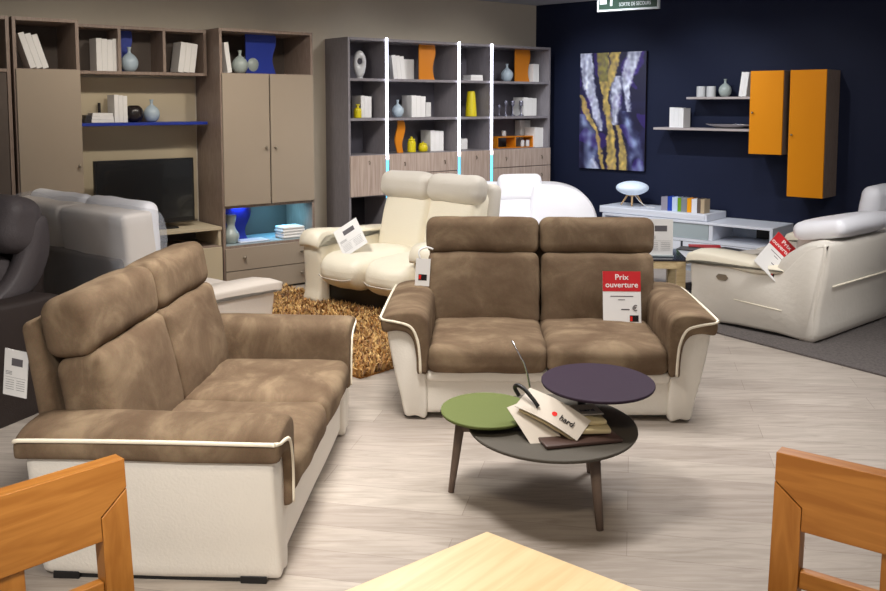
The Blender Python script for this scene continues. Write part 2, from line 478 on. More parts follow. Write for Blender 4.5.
# right tower
xt0, xt1 = -4.19, -3.29
t2 = W1('tower_cabinet', 'wide tall cabinet with two beige doors above a blue-lit niche and drawers', 'cabinet', xt0, .002)
w2 = xt1-xt0
carcass(t2, w2, .50, 0, 2.28, shelves=(1.905, .77, .42, .05))
for k in range(2):
    f = obj('door', box(.012+k*(w2/2-.004)+(.002 if k else 0), w2/2-.003+k*(w2/2-.008), -.519, -.501, .77, 1.90), 'beige', t2, bevel=.002)
    knob(f, w2/2+(.045 if k else -.045), -.519, 1.26)
for (a, b) in ((.205, .40), (.02, .198)):
    f = obj('drawer', box(.012, w2-.008, -.519, -.501, a, b), 'beige', t2, bevel=.002)
    knob(f, .18, -.519, (a+b)/2+.01, r=.014); knob(f, w2-.16, -.519, (a+b)/2+.01, r=.014)
wavy_face(t2, .34, .62, -.30, 1.906, 2.253, 'blue', ph=2.4, amp=.02)['label'] = 'cobalt blue wavy divider panel'
wavy_face(t2, .10, .33, -.30, .421, .744, 'blue', ph=2.9, amp=.03)['label'] = 'cobalt blue wavy divider panel'
obj('glass_top', box(.03, w2-.03, -.49, -.02, .4205, .428), 'frost', t2)

# ------------------------------------------------------------------ small things
def book_geo(t, h, d):
    c = .003
    return join(box(-t/2, t/2, 0, c, 0, h), box(-t/2, -t/2+c, c, d, 0, h), box(t/2-c, t/2, c, d, 0, h), box(-t/2+c, t/2-c, c, d-.006, .004, h-.004))
def put(fr, x, d, z, rz=0, lean=0):
    p = wpt(fr, x, d, z); return p, (0, lean, fr+rz)
def books(fr, x0, x1, d, z, h, n, where, lean=0, dep=.17, group=None, mats=None, rz=0):
    """n upright books filling x0..x1 at their feet"""
    t = (x1-x0)/n
    for i in range(n):
        hh = h*(1-.0 if n < 3 else 1-.02*((i*7) % 3))
        tt = t*math.cos(lean)-.0015
        zz = z+.001+abs(math.sin(lean))*tt/2
        o = obj('book', book_geo(tt, hh, dep), (mats[i] if mats else 'paper'), loc=wpt(fr, x0+t*(i+.5), d, zz), rot=(0, lean, fr+rz))
        pos = '' if n == 1 else (ORD[i]+' from left, ')
        tag(o, ('white book, '+pos+where), 'book', group or ('white books, '+where))
def flat_books(fr, xc, d, z, w, dp, th, n, where, group=None):
    for i in range(n):
        o = obj('book', mv(book_geo(th-.001, w*(1-.05*i), dp), 0, 0, 0, ry=PI/2), 'paper', loc=wpt(fr, xc-w/2*(1-.05*i), d, z+.001+th*(i+.5)), rot=(0, 0, fr))
        tag(o, 'white book lying flat, '+('bottom' if i == 0 else 'topmost' if i == n-1 else 'middle')+' one '+where, 'book', group or 'white books lying flat')
VASE = [(.001, 0), (.028, 0), (.05, .02), (.062, .055), (.058, .09), (.035, .12), (.015, .135), (.011, .15), (.014, .17), (.017, .178), (.011, .178), (.009, .17), (.001, .165)]
def vase(fr, x, d, z, s, label, mat='glaze_blue', prof=VASE, cat='vase', name='vase', sx=1):
    P = smooth_poly(prof, 3, closed=False)
    o = obj(name, lathe([(max(r, .0005)*s*sx, zz*s) for r, zz in P]), mat, loc=wpt(fr, x, d, z+.001), rot=(0, 0, fr), smooth=True)
    return tag(o, label, cat)
SQ = lambda w, h: [(.001, 0), (w*.9, 0), (w, .01), (w, h-.01), (w*.93, h), (w*.85, h), (w*.84, h-.004), (.001, h-.006)]

# left tower cube
z = 1.906
books(A1, -5.665, -5.53, .42, z, .27, 3, 'leaning above the narrow beige door', lean=-.3)
# bridge cubes
bx = lambda px, py=60, d=.26: wl(px, py, A1, d)[0]
books(A1, bx(97), bx(119), .25, z, .26, 4, 'in the first cube of the bridge shelf')
vase(A1, bx(132), .2, z, 1.12, 'pale blue bottle vase before the blue divider in the bridge shelf')
books(A1, bx(178), bx(195), .25, z, .255, 3, 'leaning right in the third bridge cube', lean=.14)
# blue shelf items
zs = 1.491; b2 = lambda px: wl(px, 120, A1, .22)[0]
o = obj('book', mv(book_geo(.03, .13, .12), ry=PI/2), 'smoke', loc=wpt(A1, b2(84), .24, zs+.016), rot=(0, 0, A1)); tag(o, 'small dark book lying at the left end of the blue shelf', 'book')
o = obj('book', mv(book_geo(.03, .11, .12), ry=PI/2), 'smoke', loc=wpt(A1, b2(84)+.01, .24, zs+.047), rot=(0, 0, A1)); tag(o, 'small dark book on top of another on the blue shelf', 'book')
flat_books(A1, b2(102), .245, zs, .18, .13, .026, 3, 'of the pile on the blue shelf')
o = obj('jar', lathe(SQ(.012, .16)), 'glaze_dark', loc=wpt(A1, b2(106), .06, zs+.001), smooth=True); tag(o, 'thin dark bottle behind the books on the blue shelf', 'bottle')
books(A1, b2(114), b2(127), .24, zs, .225, 3, 'upright on the blue shelf beside the dark bowl')
vase(A1, b2(136)+.01, .15, zs, 1.0, 'round black bronze bowl on the blue shelf', 'glaze_dark', [(.001, 0), (.035, 0), (.062, .02), (.078, .065), (.068, .11), (.042, .135), (.036, .135), (.05, .11), (.001, .10)], cat='bowl', name='bowl')
vase(A1, b2(155), .15, zs, 1.05, 'pale blue bottle vase on the blue shelf')
# right tower cube
tx = lambda px, py=66, d=.4: wl(px, py, A1, d)[0]
books(A1, tx(226.5), tx(231), .42, z, .26, 1, 'leaning left in the cube above the double doors', lean=-.12)
vase(A1, tx(240), .40, z, 1.1, 'squat grey green vase, front one of the pair above the double doors', 'glaze_grey')
vase(A1, tx(250, 66, .24), .24, z, 1.32, 'taller grey green vase behind the squat one above the double doors', 'glaze_grey')
# niche items
nz = .429
vase(A1, tx(232, 240, .4), .38, nz, 1.0, 'grey ceramic vase in the blue-lit niche', 'glaze_grey', [(.001, 0), (.05, 0), (.072, .04), (.07, .08), (.045, .12), (.035, .16), (.045, .2), (.05, .24), (.04, .25), (.001, .24)])
o = obj('plate', box(-.14, .14, -.08, .08, 0, .012), 'white', loc=wpt(A1, tx(252, 242), .38, nz+.001), rot=(0, 0, A1), bevel=.004); tag(o, 'flat white tray lying in the blue-lit niche', 'tray')
for i in range(4):
    o = obj('towel', rbox(0, 0, 0, .23-.01*(i % 2), .17, .026, .012, 8), 'paper', loc=wpt(A1, tx(291, 240, .4), .38, nz+.014+.0262*i), rot=(0, 0, A1), smooth=True)
    tag(o, ORD[i]+' white folded cloth from the bottom of the pile in the blue-lit niche', 'towel', 'folded white cloths in the niche')

# ================================================================== CENTRE BOOKCASE
xc0, xc1 = -2.86, -.17
cb = W1('bookcase', 'grey open bookcase with lit uprights and pale wood drawers', 'bookcase', xc0, .002)
wc = xc1-xc0; dc = .41
U = [(-2.42-xc0), (-1.51-xc0), (-1.06-xc0)]
carcass(cb, wc, dc, 0, 2.27, 'unit_grey', 'dark_grey_inner', uprights=[(u, 0, 2.25) for u in U], shelves=(1.885, 1.505, 1.15, .77, .08))
for i, u in enumerate(U):
    a = obj('light_strip', box(u-.011, u+.011, -dc-.016, -dc-.001, 1.10, 2.278), 'led_white', cb, bevel=.003)
    obj('light_strip', box(u-.012, u+.012, -dc-.016, -dc-.001, .72, 1.098), 'led_cyan', cb, bevel=.003)['label'] = 'cyan glowing lower light strip'
f = obj('door', box(.01, U[0]-.02, -dc-.018, -dc-.001, .755, 1.147), 'drawer_wood', cb, bevel=.002); handle(f, .22, -dc-.018, 1.09)
f = obj('drawer', box(U[0]+.02, U[1]-.02, -dc-.018, -dc-.001, .955, 1.147), 'drawer_wood', cb, bevel=.002); handle(f, U[0]+.2, -dc-.018, 1.06); handle(f, U[1]-.2, -dc-.018, 1.06)
f = obj('drawer', box(U[0]+.02, U[1]-.02, -dc-.018, -dc-.001, .755, .948), 'drawer_wood', cb, bevel=.002); handle(f, U[0]+.2, -dc-.018, .86); handle(f, U[1]-.2, -dc-.018, .86)
f = obj('door', box(U[1]+.02, U[2]-.02, -dc-.018, -dc-.001, .755, 1.147), 'drawer_wood', cb, bevel=.002); handle(f, (U[1]+U[2])/2, -dc-.018, 1.09)
for a, b in ((.955, 1.147), (.755, .948)):
    f = obj('drawer', box(U[2]+.02, wc-.005, -dc-.018, -dc-.001, a, b), 'drawer_wood', cb, bevel=.002); handle(f, U[2]+.2, -dc-.018, (a+b)/2+.01); handle(f, wc-.15, -dc-.018, (a+b)/2+.01)
obj('niche_back', box(.03, wc-.03, -.03, -.013, .08, .74), 'black_inner', cb)
cx = lambda px, py=100, d=.25: wl(px, py, A1, d)[0]
Z1, Z2, Z3 = 1.886, 1.506, 1.151
d2 = .22
wavy_face(cb, cx(419, 60)-xc0, cx(434, 60)-xc0, -.25, Z1, 2.243, 'orange_dark', ph=2.7, amp=.018)['label'] = 'amber wavy divider panel'
wavy_face(cb, cx(515, 70)-xc0, cx(529, 70)-xc0, -.25, Z1, 2.243, 'orange_dark', ph=2.7, amp=.018)['label'] = 'amber wavy divider panel'
# slim double-wave divider
n = 18; P = []
for i in range(n+1): P.append((cx(392, 130)-xc0+.02+.018*math.sin(i/n*2*PI+2.4), Z3+(.345)*i/n))
for i in range(n, -1, -1): P.append((cx(399, 130)-xc0+.02+.02*math.sin(i/n*2*PI+3.3), Z3+(.345)*i/n))
obj('divider', prism(P, -.3, -.285, 'y'), 'orange_dark', cb)['label'] = 'slim amber wavy divider panel'
# oval white sculpture vase with hole
def ring_vase():
    seg = 40; P = []; V = []; Fc = []
    outer = []; inner = []
    for k in range(seg):
        a = 2*PI*k/seg
        ww = .062*(1+.12*math.sin(a)) if True else 0
        outer.append((ww*math.cos(a), .135+.135*math.sin(a)))
        inner.append((.026*math.cos(a), .165+.032*math.sin(a)))
    rings = []
    for (f, y) in ((0, -.012), (.25, -.028), (.75, -.03), (1, -.018)):
        rings.append([(outer[k][0]*(1-f)+inner[k][0]*f, y, outer[k][1]*(1-f)+inner[k][1]*f) for k in range(seg)])
    for (f, y) in ((1, .018), (.75, .03), (.25, .028), (0, .012)):
        rings.append([(outer[k][0]*(1-f)+inner[k][0]*f, y, outer[k][1]*(1-f)+inner[k][1]*f) for k in range(seg)])
    for r in rings: V += r
    m = len(rings)
    for i in range(m):
        for k in range(seg):
            Fc.append((i*seg+k, i*seg+(k+1) % seg, ((i+1) % m)*seg+(k+1) % seg, ((i+1) % m)*seg+k))
    return join((V, Fc), box(-.03, .03, -.018, .018, 0, .01))
o = obj('vase', ring_vase(), 'glaze_white', loc=wpt(A1, cx(359.5, 60), .25, Z1+.001), rot=(0, 0, A1-.35), smooth=True); tag(o, 'white oval vase with a round hole in the bookcase top left', 'vase')
BOT = [(.001, 0), (.034, 0), (.038, .01), (.038, .07), (.03, .09), (.012, .10), (.012, .115), (.02, .118), (.02, .13), (.001, .132)]
vase(A1, cx(356.5, 110), .27, Z2, 1.0, 'small yellow bottle beside white books in the bookcase left column', 'yellow', BOT, 'bottle', 'bottle')
books(A1, cx(361), cx(371.5), .25, Z2, .215, 3, 'beside the small yellow bottle')
books(A1, cx(391), cx(403), .3, Z1, .235, 3, 'leaning in the bookcase top row', lean=-.12)
books(A1, cx(404, 70, .12), cx(414, 70, .12), .12, Z1, .21, 2, 'at the back of the bookcase top row', dep=.09)
vase(A1, cx(396.5), .27, Z2, .98, 'pale blue bottle vase in the bookcase middle row')
books(A1, cx(411), cx(425), .26, Z2, .22, 3, 'beside the pale blue bottle vase in the middle row')
books(A1, cx(426, 110, .12), cx(431, 110, .12), .12, Z2, .15, 1, 'low at the back of the middle row', dep=.09)
JAR = [(.001, 0), (.036, 0), (.042, .008), (.042, .09), (.036, .105), (.03, .11), (.036, .118), (.03, .128), (.01, .133), (.012, .145), (.006, .15), (.001, .15)]
vase(A1, cx(411.5, 140), .25, Z3, 1.04, 'taller yellow lidded jar in the bookcase lower row', 'yellow', JAR, 'jar', 'jar')
vase(A1, cx(423, 145), .25, Z3, 1.0, 'squat yellow lidded pot in the bookcase lower row', 'yellow', [(.001, 0), (.038, 0), (.05, .02), (.05, .05), (.04, .07), (.046, .076), (.03, .086), (.008, .09), (.01, .1), (.001, .102)], 'pot', 'pot')
books(A1, cx(430, 140), cx(443, 140), .26, Z3, .215, 3, 'beside the yellow pots')
flat_books(A1, cx(477, 75, .33), .33, Z1, .17, .14, .03, 2, 'of the pair under the LED upright')
books(A1, cx(477, 70, .16), cx(490, 70, .16), .16, Z1, .20, 3, 'standing behind the flat pair', dep=.12)
vase(A1, cx(471), .25, Z2, 1.0, 'tall yellow textured vase in the narrow bookcase column', 'yellow', [(.001, 0), (.055, 0), (.062, .01), (.055, .12), (.047, .22), (.042, .255), (.034, .268), (.03, .26), (.001, .25)])
books(A1, cx(463, 145), cx(470.5, 145), .2, Z3, .115, 2, 'low in the narrow column')
vase(A1, cx(507, 70), .25, Z1, 1.08, 'pale blue bottle vase beside the right amber divider')
books(A1, cx(530, 70), cx(536, 70), .3, Z1, .20, 2, 'beside the right amber divider')
CAN = [(.001, 0), (.03, 0), (.03, .006), (.009, .014), (.009, .06), (.024, .075), (.026, .1), (.02, .1), (.018, .085), (.001, .08)]
for i, (px, s) in enumerate(((498, 1.2), (504.5, 1.65), (511.5, 1.65), (520, 1.65))):
    vase(A1, cx(px), .27, Z2, s, ['short metallic candlestick, leftmost on the middle row', 'metallic candlestick, second from the left on the middle row', 'metallic candlestick, third from the left on the middle row', 'metallic candlestick against the white books on the middle row'][i], 'candle', CAN, 'candlestick', 'candlestick', sx=.55)['group'] = 'candlesticks in the bookcase'
books(A1, cx(523), cx(536), .26, Z2, .205, 3, 'right of the candlesticks')
ot = W1('display_tray', 'small orange two-niche box shelf in the bookcase lower right', 'box', cx(494.5, 142), .30, Z3+.001)
wd = cx(530, 142)-cx(494.5, 142)
obj('frame', join(box(0, wd, 0, .15, .118, .13), box(0, wd, 0, .15, 0, .008), box(0, .01, 0, .15, .008, .118), box(wd/2-.005, wd/2+.005, 0, .15, .008, .118), box(wd-.01, wd, 0, .15, .008, .118)), 'orange_dark', ot)
vase(A1, cx(505, 133), .23, Z3+.132, 1.0, 'small grey cup standing on the orange box shelf', 'glaze_white', SQ(.026, .06), 'cup', 'cup')
vase(A1, cx(521.5, 145, .25), .265, Z3+.01, 1.0, 'white cup, left one inside the orange box shelf', 'glaze_white', SQ(.022, .07), 'cup', 'cup')
vase(A1, cx(526.5, 145, .25), .265, Z3+.01, 1.0, 'white cup, right one inside the orange box shelf', 'glaze_white', SQ(.022, .07), 'cup', 'cup')
books(A1, cx(533, 140, .3), cx(547, 140, .3), .33, Z3, .225, 3, 'right of the orange box shelf')
books(A1, cx(519, 130, .1), cx(530, 130, .1), .12, Z3, .30, 2, 'tall at the back of the lower row', dep=.09)

# ================================================================== RIGHT WALL
# painting, colours computed into a colour attribute
def painting():
    w, h = .83, 1.28; nx, ny = 84, 132
    V = []; Fc = []
    for j in range(ny+1):
        for i in range(nx+1): V.append((w*i/nx, 0, h*(1-j/ny)))
    for j in range(ny):
        for i in range(nx): a = j*(nx+1)+i; Fc.append((a, a+1, a+nx+2, a+nx+1))
    p0 = wl(580, 168, A2, 0)
    root = thing('painting', 'abstract canvas in navy, white and gold streaks on the navy wall', 'painting', wpt(A2, .64, .0, .92), A2)
    o = obj('canvas', (V, Fc), plain('tmp', (0, 0, 0)), root, loc=(0, -.034, 0))
    bands = [  # colour, [(v, u0, u1)...], softness
        ('w', [(0, .0, .19), (.28, .05, .23), (.43, .16, .29), (.56, .23, .34), (.67, .32, .37)], .03),
        ('g', [(0, .25, .45), (.22, .30, .43), (.46, .38, .46), (.65, .44, .53), (.83, .43, .58), (1, .44, .58)], .02),
        ('g', [(0, .48, .63), (.19, .43, .55), (.32, .42, .47)], .02),
        ('w', [(0, .73, .93), (.17, .65, .84), (.31, .66, .76), (.5, .745, .78)], .03),
        ('w', [(.2, .55, .64), (.31, .48, .64), (.55, .50, .60), (.62, .52, .58)], .05),
        ('g', [(.36, .0, .05), (.52, .06, .17), (.68, .26, .31), (1, .35, .40)], .02),
        ('g', [(.62, .57, .63), (.83, .63, .72), (1, .62, .76)], .02),
        ('p', [(.0, .93, .99), (.12, .86, .94), (.2, .8, .85)], .04),
        ('b', [(.5, .66, .72), (.75, .74, .92), (1, .80, .99)], .08),
        ('b', [(.53, .0, .16), (.75, .02, .28), (1, .05, .30)], .10),
        ('w', [(.88, .2, .24), (1, .13, .3)], .04),
    ]
    col = {'w': (222, 226, 242), 'g': (212, 182, 96), 'b': (150, 166, 204), 'p': (62, 34, 128)}
    at_ = o.data.color_attributes.new('paint', 'FLOAT_COLOR', 'POINT')
    for j in range(ny+1):
        for i in range(nx+1):
            u, v = i/nx, j/ny
            q = Vector((u*9, v*12, 0))
            uw = u+.028*noise.noise(q*1.3)+.016*noise.noise(q*4)
            c = [18, 16, 52]
            m = .5+.5*noise.noise(Vector((u*4, v*5, 3)))
            if m > .5: c = [18+70*(m-.5), 16+70*(m-.5), 52+120*(m-.5)]
            if noise.noise(Vector((u*5, v*6, 9))) > .22: c = [44, 26, 96]
            for k, pts, sf in reversed(bands):
                if v < pts[0][0] or v > pts[-1][0]: continue
                for a, b in zip(pts, pts[1:]):
                    if a[0] <= v <= b[0]:
                        f = (v-a[0])/max(1e-6, b[0]-a[0]); u0 = a[1]+(b[1]-a[1])*f; u1 = a[2]+(b[2]-a[2])*f
                        dd_ = min(uw-u0, u1-uw)
                        al = max(0, min(1, .5+dd_/sf))
                        al *= (.82+.36*noise.noise(Vector((u*22, v*26, 5)))) if k != 'b' else (.5+.9*noise.noise(Vector((u*10, v*14, 5))))
                        al = max(0, min(1, al))
                        sh = 1+.22*noise.noise(Vector((u*14, v*9, 11)))
                        cc = [x*sh for x in col[k]]
                        if k == 'g' and v < .25 and u < .44: cc = [150*sh, 140*sh, 70*sh]
                        c = [c[x]*(1-al)+cc[x]*al for x in range(3)]
                        break
            at_.data[j*(nx+1)+i].color = lin([max(0, min(255, x)) for x in c])
    m, nt, b = new_mat('painted_canvas'); b.inputs['Roughness'].default_value = .5
    a = nt.nodes.new('ShaderNodeAttribute'); a.attribute_name = 'paint'
    nt.links.new(a.outputs['Color'], b.inputs['Base Color'])
    o.data.materials.clear(); o.data.materials.append(m)
    obj('stretcher', box(0, w, -.033, -.001, 0, h), 'logo_black', root, bevel=.002)
painting()
def W2(name, label, cat, x, d, z=0, group=None):
    return thing(name, label, cat, wpt(A2, x, d, z), A2, group)
s1 = W2('wall_shelf', 'longer lower grey shelf beside the orange wall cabinet', 'shelf', 1.70, .002, 1.40)
obj('shelf_board', box(0, 1.04, -.27, 0, -.022, 0), 'shelf_grey', s1, bevel=.001)
s2 = W2('wall_shelf', 'shorter upper grey shelf above the longer one on the navy wall', 'shelf', 2.04, .002, 1.71)
obj('shelf_board', box(0, .70, -.23, 0, -.022, 0), 'shelf_grey', s2, bevel=.001)
for (x0, x1, z0, z1, lab, kz) in ((2.75, 3.065, 1.17, 1.95, 'shorter orange wall cabinet at the end of the grey shelves', 1.56), (3.125, 3.45, .79, 1.95, 'taller orange wall cabinet with taupe side, right of the shorter one', 1.36)):
    c = W2('wall_cabinet', lab, 'cabinet', x0, .002)
    obj('carcass', box(0, x1-x0, -.33, 0, z0, z1), 'unit_wood', c, bevel=.002)
    f = obj('door', box(.001, x1-x0-.001, -.35, -.331, z0+.001, z1-.001), 'orange', c, bevel=.002)
    knob(f, .035, -.35, kz, r=.009)
wx = lambda px, py=120, d=.2: wl(px, py, A2, d)[0]
books(A2, wx(669.5, 115), wx(683.5, 115), .2, 1.40, .205, 3, 'at the left of the lower wall shelf', dep=.15)
P = [(.001, 0), (.07, 0), (.1, .004), (.17, .022), (.215, .04), (.218, .044), (.17, .028), (.1, .012), (.001, .008)]
o = obj('dish', lathe(P, 32), 'steel', loc=wpt(A2, wx(727, 123), .14, 1.401), rot=(0, 0, A2), smooth=True); o.scale = (1.15, .5, 1); tag(o, 'long oval polished metal dish on the lower wall shelf', 'dish')
vase(A2, wx(697.5, 92), .12, 1.71, 1.0, 'white cup, left of the two on the upper wall shelf', 'glaze_white', SQ(.045, .105), 'cup', 'cup')
vase(A2, wx(707.5, 92), .12, 1.71, 1.0, 'white cup beside the vase on the upper wall shelf', 'glaze_white', SQ(.045, .105), 'cup', 'cup')
vase(A2, wx(721.5, 92), .12, 1.71, .98, 'pale grey-blue bottle vase on the upper wall shelf', 'glaze_grey')
books(A2, wx(738.5, 92), wx(746, 92), .2, 1.71, .235, 2, 'leaning on the orange cabinet', lean=.12, dep=.15)

# TV stand
bn = W2('tv_bench', 'low white lacquer bench with open niche against the navy wall', 'bench', 1.25, .004)
L = 3.07-1.25
obj('top_board', box(0, L, -.5, 0, .475, .50), 'white', bn, bevel=.003)
obj('side_panel', box(L-.03, L, -.5, 0, .04, .475), 'white', bn, bevel=.002)
obj('side_panel', box(0, .03, -.5, 0, .04, .475), 'white', bn, bevel=.002)
obj('upright', box(2.44-1.25, 2.48-1.25, -.49, 0, .325, .475), 'white', bn)
obj('middle_board', box(.03, L-.03, -.5, 0, .295, .322), 'white', bn)
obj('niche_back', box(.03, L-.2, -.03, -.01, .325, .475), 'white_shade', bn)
obj('niche_back', box(L-.34, L-.04, -.05, -.032, .325, .475), 'black', bn)['label'] = 'dark cable opening at the back of the niche'
obj('glass_door', box(2.0-1.25, 2.435-1.25, -.49, -.48, .325, .472), 'frost', bn)
for k in range(2):
    obj('drawer', box(.035+k*(L/2-.02), L/2-.01+k*(L/2-.03), -.5, -.482, .06, .29), 'white', bn, bevel=.002)
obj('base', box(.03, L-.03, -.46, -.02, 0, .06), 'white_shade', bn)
sl = W2('raised_platform', 'white drawer slab stacked on the left half of the white bench', 'cabinet', 1.20, .0)
obj('body', box(0, 1.21, -.48, -.05, .502, .57), 'white', sl, bevel=.003)
obj('drawer', box(.02, 1.19, -.49, -.481, .507, .562), 'white', sl, bevel=.001)
# lamp
lx = wl(631, 208, A2, .3)[0]
lp = W2('table_lamp', 'pebble-shaped white glass lamp on splayed wooden legs on the white bench', 'lamp', lx, .28, .571)
lp.scale = (1, 1, .9)
P = smooth_poly([(.001, .125), (.07, .132), (.14, .165), (.17, .205), (.155, .245), (.10, .275), (.04, .288), (.001, .29)], 4, closed=False)
obj('lamp_shade', lathe([(max(.0005, r), z_) for r, z_ in P], 32), 'lamp_glass', lp, smooth=True)
for k in range(4):
    a = k*PI/2+.5
    obj('leg', tube([(.115*math.cos(a), .115*math.sin(a), .008), (.035*math.cos(a), .035*math.sin(a), .15)], [.008, .011], 8), 'pine', lp, smooth=True)
obj('socket', mv(lathe([(.04, 0), (.045, .02), (.03, .03)], 16), z=.115), 'pine', lp, smooth=True)
o = obj('cable', tube(smooth_poly([(.03, 0, .125), (.10, -.02, .06), (.17, .0, .008), (.24, -.03, .006), (.27, .0, .006)], 4, closed=False), .004, 6), 'paper', lp, smooth=True)
# coloured books
bn_ = ['grey', 'blue', 'pale', 'green', 'slate', 'orange', 'white', 'brown', 'beige']
edges = [661, 667.5, 672, 677.5, 681, 687, 691.5, 697, 700.5, 704.5]
bl = ['lilac grey book at the left end of the coloured row', 'cobalt blue book in the coloured row on the white bench', 'pale blue book in the coloured row on the white bench', 'lime green book in the coloured row on the white bench', 'slate grey book in the coloured row on the white bench', 'orange book in the coloured row on the white bench', 'white book in the coloured row on the white bench', 'dark brown book in the coloured row on the white bench', 'beige book at the right end of the coloured row']
for i in range(9):
    a, b_ = wl(edges[i], 205, A2, .42)[0], wl(edges[i+1], 205, A2, .42)[0]
    o = obj('book', book_geo(b_-a-.002, .135+.004*((i*5) % 3), .12), BK[bn_[i]], loc=wpt(A2, (a+b_)/2, .42, .571), rot=(0, 0, A2))
    tag(o, bl[i], 'book', 'coloured books on the white bench')

# low white table with magazines
lt = thing('coffee_table', 'low white coffee table with magazines in front of the white bench', 'table', (2.02, 7.72, 0), A2)
obj('tabletop', rbox(0, 0, .335, .95, .55, .03, .012, 8), 'white', lt, smooth=True)
for sx_ in (-1, 1):
    for sy in (-1, 1): obj('leg', box(sx_*.42-.02, sx_*.42+.02, sy*.22-.02, sy*.22+.02, 0, .32), 'white', lt, bevel=.003)
for i, (px, py, rz, mt, lab) in enumerate(((690, 249, .2, 'smoke', 'black magazine at the left on the low white table'), (703, 247.5, .5, 'red', 'dark red magazine on the low white table'), (725, 249, -.2, 'smoke', 'dark magazine at the right on the low white table'))):
    p = at(px, py, .352)
    o = obj('magazine', mv(book_geo(.008, .28, .2), 0, 0, 0, ry=PI/2), mt, loc=(p.x-.14, p.y-.05, .357+.0), rot=(0, 0, A2+rz)); tag(o, lab, 'magazine', 'magazines on the low white table')

# ================================================================== EXIT SIGN
pa = at(598.6, 11.3, 2.40); pb = at(658.7, 7.7, 2.40)
ang = math.atan2(pb.y-pa.y, pb.x-pa.x); LW = (pb-pa).length
ex = thing('exit_sign', 'green hanging exit sign with white border under the ceiling', 'sign', (pa.x, pa.y, 2.40), ang)
obj('panel', box(0, LW, -.012, .012, 0, .20), 'sign_green', ex, bevel=.001)
obj('border', join(box(-.006, LW+.006, -.016, .016, -.006, .008), box(-.006, LW+.006, -.016, .016, .192, .206), box(-.006, .008, -.016, .016, .008, .192), box(LW-.008, LW+.006, -.016, .016, .008, .192)), 'sign_white', ex)
text('lettering', 'SORTIE DE SECOURS', .040, 'sign_white', ex, (LW*.62, -.0135, .042), (PI/2, 0, 0), sx=.72)
obj('pictogram', join(box(.015, .075, -.014, -.012, .052, .17), mv(prism([(0, 0), (.02, 0), (.02, .09), (.035, .09), (.01, .12), (-.015, .09), (0, .09)], 0, .002), .105, -.014, .035)), 'sign_white', ex)
for k in (.08, LW-.08): obj('hanger', tube([(k, 0, .206), (k, 0, H-2.40)], .004, 6), 'steel', ex)

# ================================================================== BROWN AND WHITE SOFA
SQZ = lambda x: x if x < .66 else .66+(x-.66)*.86
def make_sofa(label, loc, rz):
    s = thing('sofa', label, 'sofa', loc, rz, 'brown suede and white leather two-seat sofas')
    # base
    b = obj('base', join(rbox(0, .41, .125, 1.27, .80, .19, .022, 12, wr=.003), rbox(0, .395, .235, 1.265, .82, .065, .028, 12, wr=.003)), 'leather', s, smooth=True)
    for sx_ in (-1, 1):
        for y in (.09, .80): obj('foot', box(sx_*.69-.055, sx_*.69+.055, y-.05, y+.05, 0, .028), 'black', s, bevel=.004)
    for sx_ in (-1, 1):
        obj('plinth', box(sx_*.69-.04, sx_*.69+.04, .05, .80, .0, .021), 'black', s)
        W = [(.625, .022), (.69, .02), (.752, .022), (.778, .12), (.812, .24), (.84, .36), (.858, .46), (.85, .52), (.76, .53), (.70, .52), (.668, .46), (.655, .36), (.63, .24)]
        W = smooth_poly([(sx_*SQZ(x), z_) for x, z_ in W], 4)
        st = [(-.012, .014, 0, 0), (-.008, .006, 0, 0), (.004, .0, 0, 0), (.43, -.004, 0, 0), (.86, 0, 0, 0), (.885, .006, 0, 0), (.892, .014, 0, 0)]
        obj('arm_panel', loft(W, st), 'leather', s, smooth=True)
        Pd = [(.622, .255), (.65, .25), (.678, .255), (.682, .33), (.698, .415), (.735, .462), (.80, .475), (.865, .468), (.890, .482), (.896, .52), (.887, .545), (.86, .563), (.80, .577), (.72, .582), (.66, .574), (.622, .54), (.612, .46), (.614, .34)]
        Pd = smooth_poly([(sx_*SQZ(x), z_) for x, z_ in Pd], 4)
        st = [(-.042, .016, 0, 0), (-.039, .009, 0, 0), (-.030, .003, 0, 0), (-.01, 0, 0, 0), (.3, -.002, 0, .0), (.6, -.002, 0, .004), (.86, 0, 0, .0), (.90, .004, 0, -.005), (.915, .01, 0, -.01), (.92, .016, 0, -.014)]
        obj('arm_cushion', loft(Pd, st), 'suede', s, smooth=True)
        pth = [(.656, -.042, .258), (.659, -.043, .34), (.672, -.043, .43), (.712, -.043, .488), (.79, -.042, .512), (.86, -.040, .522), (.892, -.026, .528), (.899, .02, .530), (.900, .45, .532), (.898, .86, .528), (.893, .905, .522), (.87, .922, .515)]
        pth = smooth_poly([(sx_*SQZ(a), b_, c_+(.012 if c_ > .45 else 0)) for a, b_, c_ in pth], 4, closed=False)
        obj('piping', tube(pth, .0072, 8), 'piping', s, smooth=True)
    for k, sx_ in enumerate((-1, 1)):
        obj('seat_cushion', rbox(sx_*.312, .345, .328, .626, .77, .148, .048, 24, puff=(0, .014, .018), wr=.008, seed=k+loc[0], wf=5), 'suede', s, smooth=True)
        bk = rbox(0, 0, 0, .656, .19, .43, .045, 24, puff=(0, .03, .0), wr=.009, seed=k+3+loc[0], wf=5)
        obj('back_cushion', mv(bk, sx_*.331, .735, .555, rx=-.22), 'suede', s, smooth=True)
        hd = rbox(0, 0, 0, .668, .19, .218, .055, 20, puff=(.0, .018, .004), wr=.006, seed=k+6+loc[0], wf=5)
        obj('headrest', mv(hd, sx_*.337, .815, .862, rx=-.15), 'suede', s, smooth=True)
    obj('back_shell', mv(rbox(0, 0, 0, 1.32, .07, .66, .03, 12), 0, .905, .56, rx=-.17), 'suede', s, smooth=True)
    return s
sofa1 = make_sofa('brown and white two-seater facing the camera with red price sign on it', (.54, 4.56, 0), R(-2.5))
